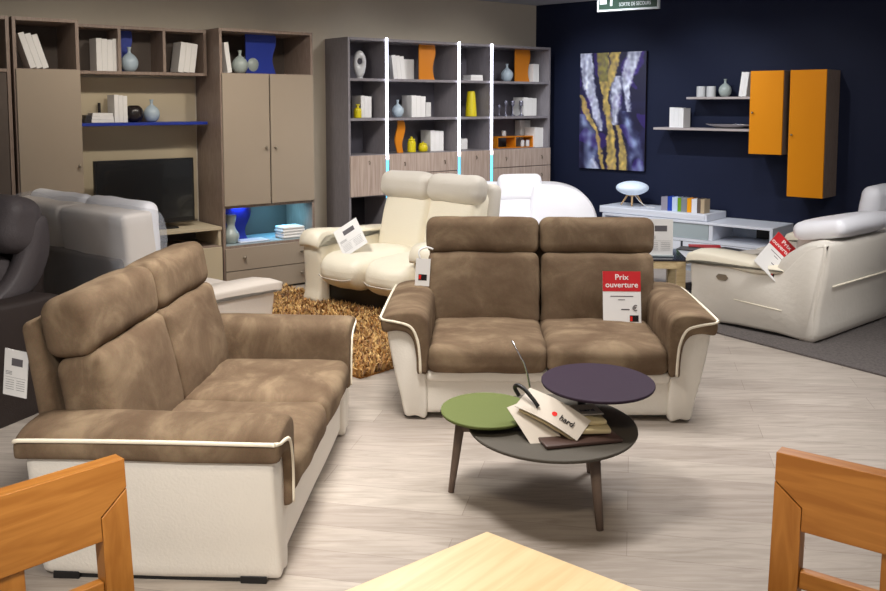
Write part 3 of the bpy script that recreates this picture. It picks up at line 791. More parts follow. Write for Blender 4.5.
sofa2 = make_sofa('brown and white two-seater at the left, seen side-on beside the recliner', (-.53, 3.705, 0), R(87))
for s_ in (sofa1, sofa2): s_.scale = (1, .93, 1)

# price sign on sofa1 (stands on the seat, leaning on the back)
def sheet(name, label, w, h, loc, rot, kind='prix', group=None, parent=None):
    s = thing(name, label, 'sign', loc, 0, group); s.rotation_euler = rot
    obj('card', box(-w/2, w/2, 0, .003, 0, h), 'paper', s)
    if kind == 'prix':
        obj('header', box(-w/2, w/2, -.0012, -.0002, h*.62, h), 'red', s)
        text('lettering', 'Prix', h*.145, 'paper', s, (0, -.0014, h*.885), (PI/2, 0, 0), sx=1.1)
        text('lettering', 'ouverture', h*.145, 'paper', s, (0, -.0014, h*.74), (PI/2, 0, 0), sx=1.05)
        obj('print', join(box(-w*.3, w*.3, -.001, -.0002, h*.52, h*.535), box(-w*.1, w*.08, -.001, -.0002, h*.455, h*.468), box(-w*.02, w*.2, -.001, -.0002, h*.27, h*.29)), 'ink', s)
        text('lettering', '€', h*.15, 'ink', s, (w*.34, -.0014, h*.30), (PI/2, 0, 0))
        obj('logo', box(w*.2, w*.43, -.0012, -.0002, h*.05, h*.17), 'logo_black', s)['label'] = 'black square logo'
        obj('logo', box(w*.21, w*.27, -.0016, -.0012, h*.06, h*.15), 'logo_red', s)
    elif kind == 'info':
        g = [box(-w*.18, w*.28, -.001, -.0002, h*.66, h*.82)]
        obj('picture', g[0], 'ink', s)
        g = []
        for k in range(3): g.append(box(-w*.42, -w*.15, -.001, -.0002, h*(.52-.03*k), h*(.528-.03*k)))
        for k in range(5):
            g.append(box(-w*.40, -w*.05, -.001, -.0002, h*(.34-.05*k), h*(.346-.05*k))); g.append(box(w*.05, w*.40, -.001, -.0002, h*(.34-.05*k), h*(.346-.05*k)))
        g.append(box(-w*.44, w*.44, -.001, -.0002, h*.40, h*.403))
        obj('print', join(*g), 'ink', s)
    elif kind == 'tag':
        obj('logo', box(-w*.28, w*.3, -.0012, -.0002, h*.2, h*.42), 'logo_black', s)
        obj('logo', box(-w*.26, -w*.1, -.0016, -.0012, h*.24, h*.40), 'logo_red', s)
    return s
sf = lambda s, v: s.matrix_world
def in_frame(loc, rz, v):
    c, s_ = math.cos(rz), math.sin(rz)
    return Vector((loc[0]+c*v[0]-s_*v[1], loc[1]+s_*v[0]+c*v[1], v[2]))
p = in_frame((.54, 4.56), R(-2.5), (.458, .485, .397))
sheet('price_sign', 'red and white Prix ouverture card on the seat of the central sofa', .215, .30, p, (R(-12), 0, R(-2.5)))
p = in_frame((.54, 4.56), R(-2.5), (-.665, .62, .60))
p = in_frame((.54, 4.56), R(-2.5), (-.69, .60, .585))
tg = sheet('hanging_tag', 'small white tag hanging at the central sofa\'s left arm', .085, .16, p, (R(-4), R(3), R(-5)), 'tag')
obj('strap', tube(smooth_poly([(-.02, .004, .158), (-.03, .01, .20), (.01, .02, .225), (.05, .03, .215)], 4, closed=False), .006, 6), 'paper', tg, smooth=True)
p = in_frame((-.53, 3.705), R(87), (-.60, .95, .62))
sheet('hanging_tag', 'white tag hanging behind the left sofa backrest', .10, .17, (p.x-.03, p.y, .60), (0, R(6), R(-15)), 'info')

# ================================================================== CREAM SOFA (behind)
def cream_sofa():
    rz = A2+R(2); loc = at(304, 305, 0); loc.z = 0
    s = thing('sofa', 'cream leather two-seat relaxing sofa on the gold rug', 'sofa', loc, rz)
    W = 1.40; aw = .20
    for k, x0 in enumerate((0, W-aw)):
        # arm: profile in y-z, rounded, scrolled front
        P = smooth_poly([(.0, .03), (-.0, .15), (-.0, .3), (-.01, .45), (-.0, .53), (.04, .575), (.10, .59), (.4, .575), (.8, .56), (.92, .53), (.95, .3), (.94, .15), (.93, .03), (.6, .03), (.3, .03)], 4)
        st = [(x0, .03, 0, 0), (x0+.008, .01, 0, 0), (x0+.03, 0, 0, 0), (x0+aw/2, 0, 0, .012), (x0+aw-.03, 0, 0, 0), (x0+aw-.008, .01, 0, 0), (x0+aw, .03, 0, 0)]
        obj('arm', loft(P, st, 'x'), 'leather_cream', s, smooth=True)
        P2 = smooth_poly([(-.02, .49), (-.035, .53), (.0, .60), (.1, .625), (.4, .60), (.8, .585), (.9, .57), (.88, .545), (.4, .565), (.1, .58), (.03, .55)], 3)
        obj('arm_cap', loft(P2, [(x0-.012, .01, 0, 0), (x0-.008, 0, 0, 0), (x0+aw/2, -.002, 0, .01), (x0+aw+.004, 0, 0, 0), (x0+aw+.008, .01, 0, 0)], 'x'), 'leather_cream', s, smooth=True)
        for y in (.08, .85): obj('foot', box(x0+.03, x0+aw-.03, y-.04, y+.04, 0, .035), 'black', s)
    sw = (W-2*aw)/2
    for k in range(2):
        xc = aw+sw*(k+.5)
        obj('seat_cushion', rbox(xc, .34, .33, sw-.004, .76, .26, .11, 20, puff=(0, .05, .03), wr=.006, seed=k+20), 'leather_cream', s, smooth=True)
        obj('seam', tube(smooth_poly([(xc-sw/2+.07, -.078, .30), (xc-.1, -.098, .285), (xc+.1, -.098, .285), (xc+sw/2-.07, -.078, .30)], 5, closed=False), .005, 6), 'leather_head', s, smooth=True)
        bk = rbox(0, 0, 0, sw+.03, .20, .60, .08, 20, puff=(0, .03, 0), wr=.006, seed=k+22)
        obj('back_cushion', mv(bk, xc, .80, .66, rx=-.28), 'leather_cream', s, smooth=True)
        hd = rbox(0, 0, 0, sw+.045, .19, .225, .08, 16, puff=(.004, .03, .01), wr=.006, seed=k+24)
        obj('headrest', mv(hd, xc+(k-.5)*.03, .80, .955, rx=-.16), 'leather_head', s, smooth=True)
    obj('back_shell', mv(rbox(0, 0, 0, 2*sw+.10, .15, .88, .06, 12), W/2, .93, .56, rx=-.14), 'leather_head', s, smooth=True)
    obj('mechanism', box(aw, W-aw, .1, .8, .06, .20), 'black', s)
    p = in_frame(loc, rz, (aw*.5+.12, .24, .60))
    sheet('price_sheet', 'white information sheet leaning on the cream sofa\'s left arm', .22, .32, at(356, 250, .50), (R(-52), R(-33), R(2)), 'info')
cream_sofa()

# white sofa further back
def white_sofa():
    rz = R(-3); loc = (.42, 7.97, 0)
    s = thing('sofa', 'bright white leather sofa behind the cream sofa, one headrest raised', 'sofa', loc, rz)
    P = smooth_poly([(-.35, .25), (.40, .25), (.46, .5), (.46, .80), (.36, .86), (-.3, .86), (-.36, .5)], 3)
    obj('backrest', loft(P, [(.66, .03, 0, 0), (.68, 0, 0, 0), (.84, 0, 0, 0), (.87, .03, 0, 0)]), 'leather_white', s, smooth=True)
    P = smooth_poly([(.40, .04), (1.0, .04), (1.03, .3), (1.02, .52), (.96, .70), (.85, .815), (.68, .875), (.50, .885), (.40, .86), (.38, .5)], 5)
    obj('corner_arm', loft(P, [(.46, .025, 0, 0), (.47, .01, 0, 0), (.50, 0, 0, 0), (.70, 0, 0, 0), (.86, 0, 0, 0), (.895, .01, 0, 0), (.905, .025, 0, 0)]), 'leather_white', s, smooth=True)
    for xc in (-.14, .26):
        obj('back_cushion', mv(rbox(0, 0, 0, .40, .16, .46, .06, 16, puff=(0, .02, 0)), xc, .60, .62, rx=-.1), 'leather_white', s, smooth=True)
        obj('seat_cushion', rbox(xc, .25, .36, .40, .70, .2, .07, 16, puff=(0, .02, .02)), 'leather_white', s, smooth=True)
    obj('headrest', mv(rbox(0, 0, 0, .42, .13, .26, .06, 16, puff=(0, .01, .004)), .28, .58, .845, rx=-.1, ry=-.03), 'leather_white', s, smooth=True)
    P = smooth_poly([(-.1, .06), (-.12, .45), (-.08, .56), (.1, .6), (.5, .66), (.8, .66), (.9, .4), (.9, .06)], 4)
    x0 = -.57
    obj('arm', loft(P, [(x0, .04, 0, 0), (x0+.02, .01, 0, 0), (x0+.06, 0, 0, 0), (x0+.16, 0, 0, 0), (x0+.20, .01, 0, 0), (x0+.22, .04, 0, 0)], 'x'), 'leather_white', s, smooth=True)
    obj('base', box(-.35, .45, -.05, .85, .06, .27), 'leather_white', s, bevel=.02)
    for x0 in (-.46, .8):
        for y in (.12, .8): obj('foot', box(x0-.03, x0+.03, y-.03, y+.03, 0, .062), 'black', s)
white_sofa()

# side table with black top and info sheet
st_ = thing('side_table', 'birch-framed side table with black top behind the central sofa', 'table', (1.60, 7.14, 0), R(-5))
obj('tabletop', box(-.32, .32, -.22, .30, .425, .44), 'table_top_black', st_, bevel=.003)
obj('apron', join(box(-.30, .30, -.21, -.18, .365, .425), box(-.30, .30, .25, .28, .365, .425), box(-.30, -.27, -.18, .25, .365, .425), box(.27, .30, -.18, .25, .365, .425)), 'birch', st_)
for sx_ in (-.27, .27):
    for y in (-.18, .25): obj('leg', box(sx_-.035, sx_+.035, y-.035, y+.035, 0, .424), 'birch', st_, bevel=.003)
obj('shelf', box(-.25, .25, -.16, .23, .12, .14), 'dark_inner', st_)
sh = sheet('price_sheet', 'white information sheet standing upright on the black side table', .21, .285, (1.71, 7.04, .452), (R(-3), 0, R(-4)), 'info')
obj('holder', box(-.11, .11, -.02, .05, -.009, .0), 'frost', sh)

# ================================================================== IVORY SOFA at right
def ivory_sofa():
    back = Vector((.66, -.75, 0)).normalized(); rz = math.atan2(-back.x, back.y)   # local y -> back
    fr = in_frame
    corner = at(815, 346, 0)                      # nearest floor corner = back of the left arm
    # local: x 0 (this arm) .. 1.7 ; which side? local x = (back.y, -back.x)
    lx_ = Vector((back.y, -back.x, 0)).normalized()   # (-.6,-.8): towards camera, so the sofa runs to negative x
    rz = math.atan2(lx_.y, lx_.x)
    loc = (corner.x, corner.y, 0)
    s = thing('sofa', 'ivory leather sofa seen from behind on the charcoal carpet', 'sofa', loc, rz)
    W = -1.75; D = .98                             # front at y=-D, back at y=0, x from 0 to W
    P = smooth_poly([(-D+.02, .03), (-D-.01, .27), (-D-.02, .42), (-D+.02, .475), (-D+.2, .47), (-.45, .44), (-.28, .47), (-.17, .58), (-.08, .67), (.0, .70), (.055, .69), (.04, .5), (.0, .25), (-.03, .03), (-.3, .03), (-.6, .03)], 4)
    obj('arm', loft(P, [(0, .025, 0, 0), (-.01, .008, 0, 0), (-.03, 0, 0, 0), (-.2, 0, 0, 0), (-.24, .008, 0, 0), (-.25, .03, 0, 0)], 'x'), 'leather_ivory', s, smooth=True)
    obj('arm', loft(P, [(W, .025, 0, 0), (W+.01, .008, 0, 0), (W+.03, 0, 0, 0), (W+.2, 0, 0, 0), (W+.24, .008, 0, 0), (W+.25, .03, 0, 0)], 'x'), 'leather_ivory', s, smooth=True)
    Pp = smooth_poly([(-D-.04, .43), (-D-.05, .48), (-D, .53), (-D+.2, .535), (-.45, .51), (-.3, .50), (-.25, .47), (-.45, .435), (-D+.2, .46), (-D, .45)], 3)
    for a, b_ in ((.015, -.265), (W+.265, W-.015)):
        obj('arm_cushion', loft(Pp, [(a, .016, 0, 0), (a-.012, 0, 0, 0), ((a+b_)/2, -.006, 0, .006), (b_+.012, 0, 0, 0), (b_, .016, 0, 0)], 'x'), 'leather_cream', s, smooth=True)
    Pb = smooth_poly([(-.18, .2), (-.30, .5), (-.10, .69), (.03, .705), (.082, .69), (.072, .5), (.03, .25), (-.0, .03), (-.15, .03)], 4)
    obj('back_panel', loft(Pb, [(-.004, .03, 0, 0), (-.02, .0, 0, 0), (W/2, .0, 0, 0), (W+.02, .0, 0, 0), (W+.004, .03, 0, 0)], 'x'), 'leather_ivory', s, smooth=True)
    seam = tube([(-.10, .062, .405), (W+.1, .062, .405)], .006, 6)
    obj('seam', seam, 'leather_cream', s, smooth=True)
    obj('seam', tube([(.0, -.62, .22), (.002, -.25, .20)], .004, 6), 'leather_cream', s, smooth=True)
    for k in range(2):
        xc = -.25-(k+.5)*.625
        obj('seat_cushion', rbox(xc, -.62, .36, .62, .78, .2, .07, 16, puff=(0, .02, .02)), 'leather_ivory', s, smooth=True)
        obj('back_cushion', mv(rbox(0, 0, 0, .62, .18, .42, .07, 16, puff=(0, .02, .0)), xc, -.22, .60, rx=-.2), 'leather_ivory', s, smooth=True)
    obj('headrest', mv(rbox(0, 0, 0, .80, .38, .12, .055, 20, puff=(.0, .01, .022), wr=.006, seed=3), -.52, -.08, .775, rx=.18), 'leather_white', s, smooth=True)
    obj('headrest', mv(rbox(0, 0, 0, .70, .14, .30, .065, 20, puff=(.0, .02, .01), wr=.004, seed=4), -1.34, -.12, .87, rx=-.12), 'leather_white', s, smooth=True)
    obj('badge', mv(prism([(-.05, 0), (-.03, .022), (.03, .022), (.05, 0), (.03, -.022), (-.03, -.022)], 0, .006, 'x'), 0, -.72, .37), 'knob', s)
    obj('plinth', box(W+.03, -.03, -D+.06, -.04, 0, .04), 'black', s)
    p = in_frame(loc, rz, (.045, -.36, .47))
    sheet('price_sign', 'tilted red and white card lying over the ivory sofa\'s arm', .21, .32, p+Vector((0, 0, .0)), (R(-35), R(45), R(-12)))
ivory_sofa()
# carpet under it
a = at(714, 333, 0); b_ = at(900, 381, 0)
dv = (b_-a).normalized(); nv = Vector((-dv.y, dv.x, 0))
if nv.y < 0: nv = -nv
a = a-dv*1.3; b_ = b_+dv*1.5
q = [a, b_, b_+nv*2.3, a+nv*2.3]
cp = obj('rug', prism([(v.x, v.y) for v in q], .001, .012, 'z'), 'carpet'); tag(cp, 'flat charcoal carpet under the ivory sofa', 'rug')

# ================================================================== GOLD SHAG RUG
def shag():
    m, nt, b = new_mat('gold_shag_yarn'); b.inputs['Roughness'].default_value = .6; b.inputs['Sheen Weight'].default_value = .3
    g = nt.nodes.new('ShaderNodeNewGeometry'); r = nt.nodes.new('ShaderNodeValToRGB'); e = r.color_ramp.elements
    e[0].color = lin((122, 76, 30)); e[1].color = lin((232, 196, 128)); k = e.new(.5); k.color = lin((190, 138, 66))
    nt.links.new(g.outputs['Random Per Island'], r.inputs['Fac']); nt.links.new(r.outputs['Color'], b.inputs['Base Color'])
    M['shag'] = m; M['rug_base'] = plain('gold_rug_backing', (128, 84, 38), .9)
    ax = Vector((.743, -.669)); ay = Vector((.669, .743))
    cor = Vector((.348, 6.21))
    loc = (cor.x, cor.y, 0); rz = A2
    rt = thing('shag_rug', 'golden long-pile shag rug under the cream sofa', 'rug', loc, rz)
    Lx, Ly = 2.35, 1.26
    obj('backing', box(-Lx, 0, -Ly, 0, .001, .012), 'rug_base', rt)
    V = []; Fc = []; rr = random.Random(3)
    for i in range(24000):
        x = -rr.random()*Lx; y = -rr.random()*Ly
        a = rr.random()*2*PI; L = .03+.03*rr.random(); w = .0055+.003*rr.random(); tl = rr.uniform(.2, 1.2)
        dx, dy = math.cos(a), math.sin(a); px, py = -dy*w, dx*w
        o = len(V)
        z0 = .01; h1 = L*math.cos(tl*.5); h2 = h1+L*.5*math.cos(tl*1.2)
        x1, y1 = x+dx*L*math.sin(tl*.5), y+dy*L*math.sin(tl*.5)
        x2, y2 = x1+dx*L*.6*math.sin(min(1.5, tl*1.3)), y1+dy*L*.6*math.sin(min(1.5, tl*1.3))
        V += [(x-px, y-py, z0), (x+px, y+py, z0), (x1+px, y1+py, z0+h1), (x1-px, y1-py, z0+h1), (x2, y2, z0+h2*.95)]
        Fc += [(o, o+1, o+2, o+3), (o+3, o+2, o+4)]
    p = obj('pile', (V, Fc), 'shag', rt, fix=False); p['kind'] = 'stuff'
shag()

# ================================================================== DARK RECLINER (left edge)
def recliner():
    loc = (-2.97, 4.30, 0); rz = R(-22)
    s = thing('armchair', 'slate leather recliner armchair cut off at the left edge', 'armchair', loc, rz)
    P = smooth_poly([(.0, .03), (-.01, .5), (.03, .60), (.2, .635), (.6, .62), (.85, .60), (.90, .4), (.88, .03)], 4)
    for x0 in (.37, -.62):
        obj('arm', loft(P, [(x0, .03, 0, 0), (x0+.01, .008, 0, 0), (x0+.03, 0, 0, 0), (x0+.2, 0, 0, 0), (x0+.235, .008, 0, 0), (x0+.245, .03, 0, 0)], 'x'), 'leather_darker', s, smooth=True)
    obj('seat_cushion', rbox(0, .28, .40, .74, .72, .2, .08, 16, puff=(0, .02, .03)), 'leather_dark', s, smooth=True)
    obj('base', box(-.36, .36, .02, .82, .06, .30), 'leather_darker', s, bevel=.02)
    obj('back_cushion', mv(rbox(0, 0, 0, .74, .22, .34, .08, 16, puff=(0, .04, .0), wr=.006), 0, .66, .66, rx=-.18), 'leather_dark', s, smooth=True)
    # side wing: a curved strip on each side of the back
    Pw = smooth_poly([(.46, .56), (.55, .56), (.80, .62), (.93, .80), (.93, 1.0), (.86, 1.03), (.80, .98), (.76, .85), (.66, .70)], 4)
    for x0 in (.36, -.46):
        obj('wing', loft(Pw, [(x0, .02, 0, 0), (x0+.015, 0, 0, 0), (x0+.08, 0, 0, 0), (x0+.10, .02, 0, 0)], 'x'), 'leather_dark', s, smooth=True)
    obj('back_shell', mv(rbox(0, 0, 0, .78, .12, .80, .05, 12), 0, .90, .62, rx=-.12), 'leather_darker', s, smooth=True)
    obj('headrest', mv(rbox(0, 0, 0, .92, .26, .30, .09, 20, puff=(.0, .02, .02), wr=.006), .0, .78, .985, rx=-.25), 'leather_dark', s, smooth=True)
    for x0 in (-.5, .5):
        for y in (.08, .8): obj('foot', box(x0-.05, x0+.05, y-.05, y+.05, 0, .035), 'black', s)
recliner()

# ================================================================== WRAPPED WHITE SOFA
def film():
    m, nt, b = new_mat('clear_plastic_film')
    b.inputs['Base Color'].default_value = lin((215, 222, 235)); b.inputs['Roughness'].default_value = .25
    b.inputs['Alpha'].default_value = .2
    n = nt.nodes.new('ShaderNodeTexNoise'); n.inputs['Scale'].default_value = 7
    tc = nt.nodes.new('ShaderNodeTexCoord'); nt.links.new(tc.outputs['Object'], n.inputs['Vector'])
    bp_ = nt.nodes.new('ShaderNodeBump'); bp_.inputs['Strength'].default_value = .8; bp_.inputs['Distance'].default_value = .03
    nt.links.new(n.outputs['Fac'], bp_.inputs['Height']); nt.links.new(bp_.outputs['Normal'], b.inputs['Normal'])
    return m
M['film'] = film()
M['shaded_back'] = plain('grey_brown_back_shade', (104, 94, 88), .8, bump=.1, bscale=20)  # shadow beneath the plastic film, put into the colour of the lower back
M['offwhite'] = plain('offwhite_leather', (226, 216, 206), .5, bump=.12, bscale=40)
def wrapped_sofa():
    yb = Vector((-.62, -.785)).normalized(); rz = math.atan2(-yb.x, yb.y)
    lx_ = Vector((yb.y, -yb.x)); rz = math.atan2(lx_.y, lx_.x)
    # right arm (nearest the rug) outer front corner at (-1.02,5.72)
    loc = (-1.10, 5.76, 0)
    s = thing('sofa', 'off-white sofa under plastic film, seen from behind near the television', 'sofa', loc, rz)
    # local y: 0 front .. 1.0 back ; local x: 0 (near right end) .. runs to + x (away left)
    W = 1.62
    P = smooth_poly([(.03, .04), (.0, .3), (-.02, .455), (.02, .50), (.4, .505), (.95, .50), (1.0, .3), (.98, .04)], 4)
    for x0 in (0, W-.22):
        obj('arm', loft(P, [(x0, .03, 0, 0), (x0+.01, .01, 0, 0), (x0+.03, 0, 0, 0), (x0+.19, 0, 0, 0), (x0+.21, .01, 0, 0), (x0+.22, .03, 0, 0)], 'x'), 'offwhite', s, smooth=True)
        Pc = smooth_poly([(-.05, .46), (-.06, .50), (-.02, .53), (.4, .535), (.9, .53), (.93, .50), (.9, .475), (.4, .485), (0, .47)], 3)
        obj('arm_pad', loft(Pc, [(x0-.02, .01, 0, 0), (x0-.015, 0, 0, 0), (x0+.11, -.003, 0, .006), (x0+.235, 0, 0, 0), (x0+.24, .01, 0, 0)], 'x'), 'offwhite', s, smooth=True)
    for ch in s.children: ch.location = (0, 0, -.035)
    for k in range(2):
        xc = .22+.295+k*.59
        obj('seat_cushion', rbox(xc, .42, .36, .585, .80, .2, .07, 12, puff=(0, .02, .02)), 'offwhite', s, smooth=True)
        obj('back_cushion', mv(rbox(0, 0, 0, .70, .20, .46, .03, 16, puff=(0, .01, 0), wr=.006, seed=k), .08+.35+k*.71, .90, .80, rx=-.08), 'offwhite', s, smooth=True)
        obj('headrest', mv(rbox(0, 0, 0, .66, .12, .40, .055, 16, puff=(0, .015, 0), wr=.008, seed=k+9), .10+.34+k*.68, .80, .88, rx=-.06), 'leather_white', s, smooth=True)
    obj('lower_back', mv(rbox(0, 0, 0, 1.40, .10, .72, .03, 12), W/2, .955, .41, rx=-.05), 'shaded_back', s, smooth=True)
    fl_ = rbox(0, 0, 0, 1.50, .36, .96, .08, 24, wr=.02, wf=4, seed=2)
    fo = obj('plastic_film', mv(fl_, W/2-.02, .90, .57, rx=-.07), 'film', s, smooth=True); fo['label'] = 'thin clear plastic film over the back'
wrapped_sofa()

# ================================================================== COFFEE TABLE
def coffee():
    c = thing('coffee_table', 'three-level round table in green, purple and grey before the sofas', 'table', (.455, 3.66, 0))
    def disc(r, z0, t): 
        return [(.001, z0), (r*.9, z0), (r*.985, z0+t*.35), (r, z0+t*.7), (r*.997, z0+t*.95), (r*.985, z0+t), (.001, z0+t)]
    obj('grey_top', lathe(disc(.352, .292, .022), 64), 'grey_table', c, smooth=True).data.polygons
    o = obj('green_top', mv(lathe(disc(.197, .334, .020), 56), -.268, .062, 0), 'green', c, smooth=True)
    o = obj('purple_top', mv(lathe(disc(.238, .458, .020), 56), .20, .055, 0), 'purple', c, smooth=True)
    for o in c.children:
        o.scale = (1, 1.12, 1)
        for p_ in o.data.polygons:
            if abs(p_.normal.z) > .99: p_.use_smooth = False
    o = obj('stem', mv(lathe([(.045, .314), (.04, .322), (.018, .326), (.018, .452), (.05, .456), (.05, .460)], 20), .15, .17, 0), 'black', c, smooth=True)
    fr_ = at(600, 530, 0); lf = at(451, 492, 0); bk = at(590, 472, 0)
    ox, oy = .455, 3.66
    obj('leg', tube([(fr_.x-ox, fr_.y-oy, 0), (fr_.x-ox-.02, fr_.y-oy+.045, .29)], [.014, .024], 14), 'leg_wood', c, smooth=True)
    obj('leg', tube([(lf.x-ox, lf.y-oy, 0), (lf.x-ox+.045, lf.y-oy+.02, .335)], [.013, .022], 14), 'leg_wood', c, smooth=True)
    obj('leg', tube([(bk.x-ox, bk.y-oy, 0), (bk.x-ox-.03, bk.y-oy-.06, .29)], [.014, .022], 14), 'leg_wood', c, smooth=True)
    obj('bracket', join(box(lf.x-ox+.03, -.20, lf.y-oy-.0, lf.y-oy+.03, .262, .291)), 'leg_wood', c, bevel=.003)
coffee()
# literature on the table
zt = .315
def lay(name, label, g, mat, loc, rot, cat='magazine', **k):
    o = obj(name, g, mat, loc=loc, rot=rot, **k); return tag(o, label, cat)
fd = thing('folder', 'brown leather folder lying under the brochures on the grey tabletop', 'folder', (.525, 3.53, zt), R(14))
obj('cover', rbox(0, 0, .008, .32, .25, .014, .005, 8, shear=(0, 0)), 'folder', fd, smooth=True)
fs = lay('magazine', 'charcoal magazine lying left under the handled brochure', box(-.13, .11, -.10, .10, 0, .012), 'smoke', (.36, 3.66, zt), (0, 0, R(-20)), bevel=.002)
cat1 = thing('catalogue', 'thick cream-paged catalogue open-stacked beside the handled brochure', 'catalogue', (.565, 3.555, zt+.022), R(4))
obj('pages', join(rbox(0, 0, .012, .20, .17, .022, .008, 8), mv(rbox(0, 0, .012, .19, .16, .020, .008, 8), -.01, .025, .022, rz=.1)), 'cream_paper', cat1, smooth=True)
obj('cover', mv(rbox(0, 0, 0, .20, .12, .006, .003, 8), -.015, .055, .052, rz=.1), 'soft_paper', cat1, smooth=True)
obj('logo', mv(box(-.05, -.02, -.006, .006, 0, .001), -.02, .04, .0555, rz=.1), 'logo_red', cat1)
text('lettering', 'hard', .034, 'ink', cat1, (.03, .045, .0558), (0, 0, .1))
# brochure with handle
def ribbon_sheet(w, l, t=.003, curl=.02):
    """sheet along +x length l, width w (y), curling"""
    n = 14; V = []; Fc = []
    for i in range(n+1):
        f = i/n
        z_ = curl*math.sin(f*PI)
        for y in (-w/2, w/2):
            V += [(l*f, y, z_), (l*f, y, z_+t)]
    for i in range(n):
        o = i*4; Fc += [(o, o+4, o+6, o+2), (o+1, o+3, o+7, o+5), (o, o+1, o+5, o+4), (o+2, o+6, o+7, o+3)]
    Fc += [(0, 2, 3, 1), (n*4, n*4+1, n*4+3, n*4+2)]
    return V, Fc
bc = thing('brochure', 'white brochure with black handle strap propped on the catalogues', 'brochure', (.325, 3.60, .448), 0)
bc.rotation_euler = (R(26), R(19), R(-30))
obj('cover', ribbon_sheet(.12, .285, .003, .016), 'soft_paper', bc, smooth=False)
obj('inner_sheet', mv(ribbon_sheet(.13, .27, .003, .004), .0, -.01, -.024, rz=-.50, ry=.06), 'soft_paper', bc)
obj('pages', mv(ribbon_sheet(.115, .25, .012, .01), .02, .0, -.018), 'cream_paper', bc)
obj('strap', tube(smooth_poly([(.085, -.02, .022), (.05, -.01, .038), (.0, .005, .048), (-.035, .012, .038), (-.045, .014, .012), (-.02, .01, -.015)], 5, closed=False), .0085, 8), 'black', bc, smooth=True)
obj('logo', mv(lathe([(.011, 0), (.011, .0012)], 16), .155, -.01, .0192), 'logo_red', bc)
text('lettering', 'hard', .038, 'logo_black', bc, (.212, -.012, .018), (0, .1, 0), sx=.9)
rod = thing('sign_holder', 'thin bent metal rod of a sign holder rising behind the brochure', 'stand', (.40, 3.86, zt), 0)
obj('foot', box(-.05, .05, -.03, .03, 0, .004), 'steel', rod)
obj('rod', tube([(0, 0, .003), (-.03, .0, .15), (-.045, 0, .20), (-.10, .0, .30)], [.005, .0045, .004, .003], 6), 'steel', rod, smooth=True)

# ================================================================== DINING FURNITURE
def dining_table():
    p = at(487, 531, .75)
    e1 = at(345, 590, .75)-p; e2 = at(641, 590, .75)-p
    e1.normalize(); e2.normalize()
    rz = math.atan2(e2.y, e2.x)
    t = thing('dining_table', 'light oak dining table, only its far corner in view', 'table', (p.x, p.y, 0), rz)
    # local x along e2 ; local y = -... tabletop spans x 0..1.6 , y -0.95..0 skew ignored
    rel = math.atan2(e1.y, e1.x)-rz
    L1, L2 = .95, 1.5
    a = Vector((0, 0)); b1 = Vector((math.cos(rel), math.sin(rel)))*L1; b2 = Vector((1, 0))*L2
    obj('tabletop', prism([(0, 0), (b2.x, b2.y), (b1.x+b2.x, b1.y+b2.y), (b1.x, b1.y)], .715, .75, 'z'), 'table_oak', t, bevel=.003)
    for (s, u) in ((.08, .08), (.92, .08), (.08, .92), (.92, .92)):
        q = b1*s+b2*u
        obj('leg', box(q.x-.035, q.x+.035, q.y-.035, q.y+.035, 0, .714), 'oak_z', t, bevel=.004)
    obj('apron', join(*[prism([(q0.x, q0.y), (q1.x, q1.y), (q1.x+.001, q1.y-.02), (q0.x+.001, q0.y-.02)], .64, .714, 'z') for q0, q1 in ((b1*.08+b2*.08, b1*.08+b2*.92), (b1*.92+b2*.08, b1*.92+b2*.92))]), 'oak', t)
dining_table()
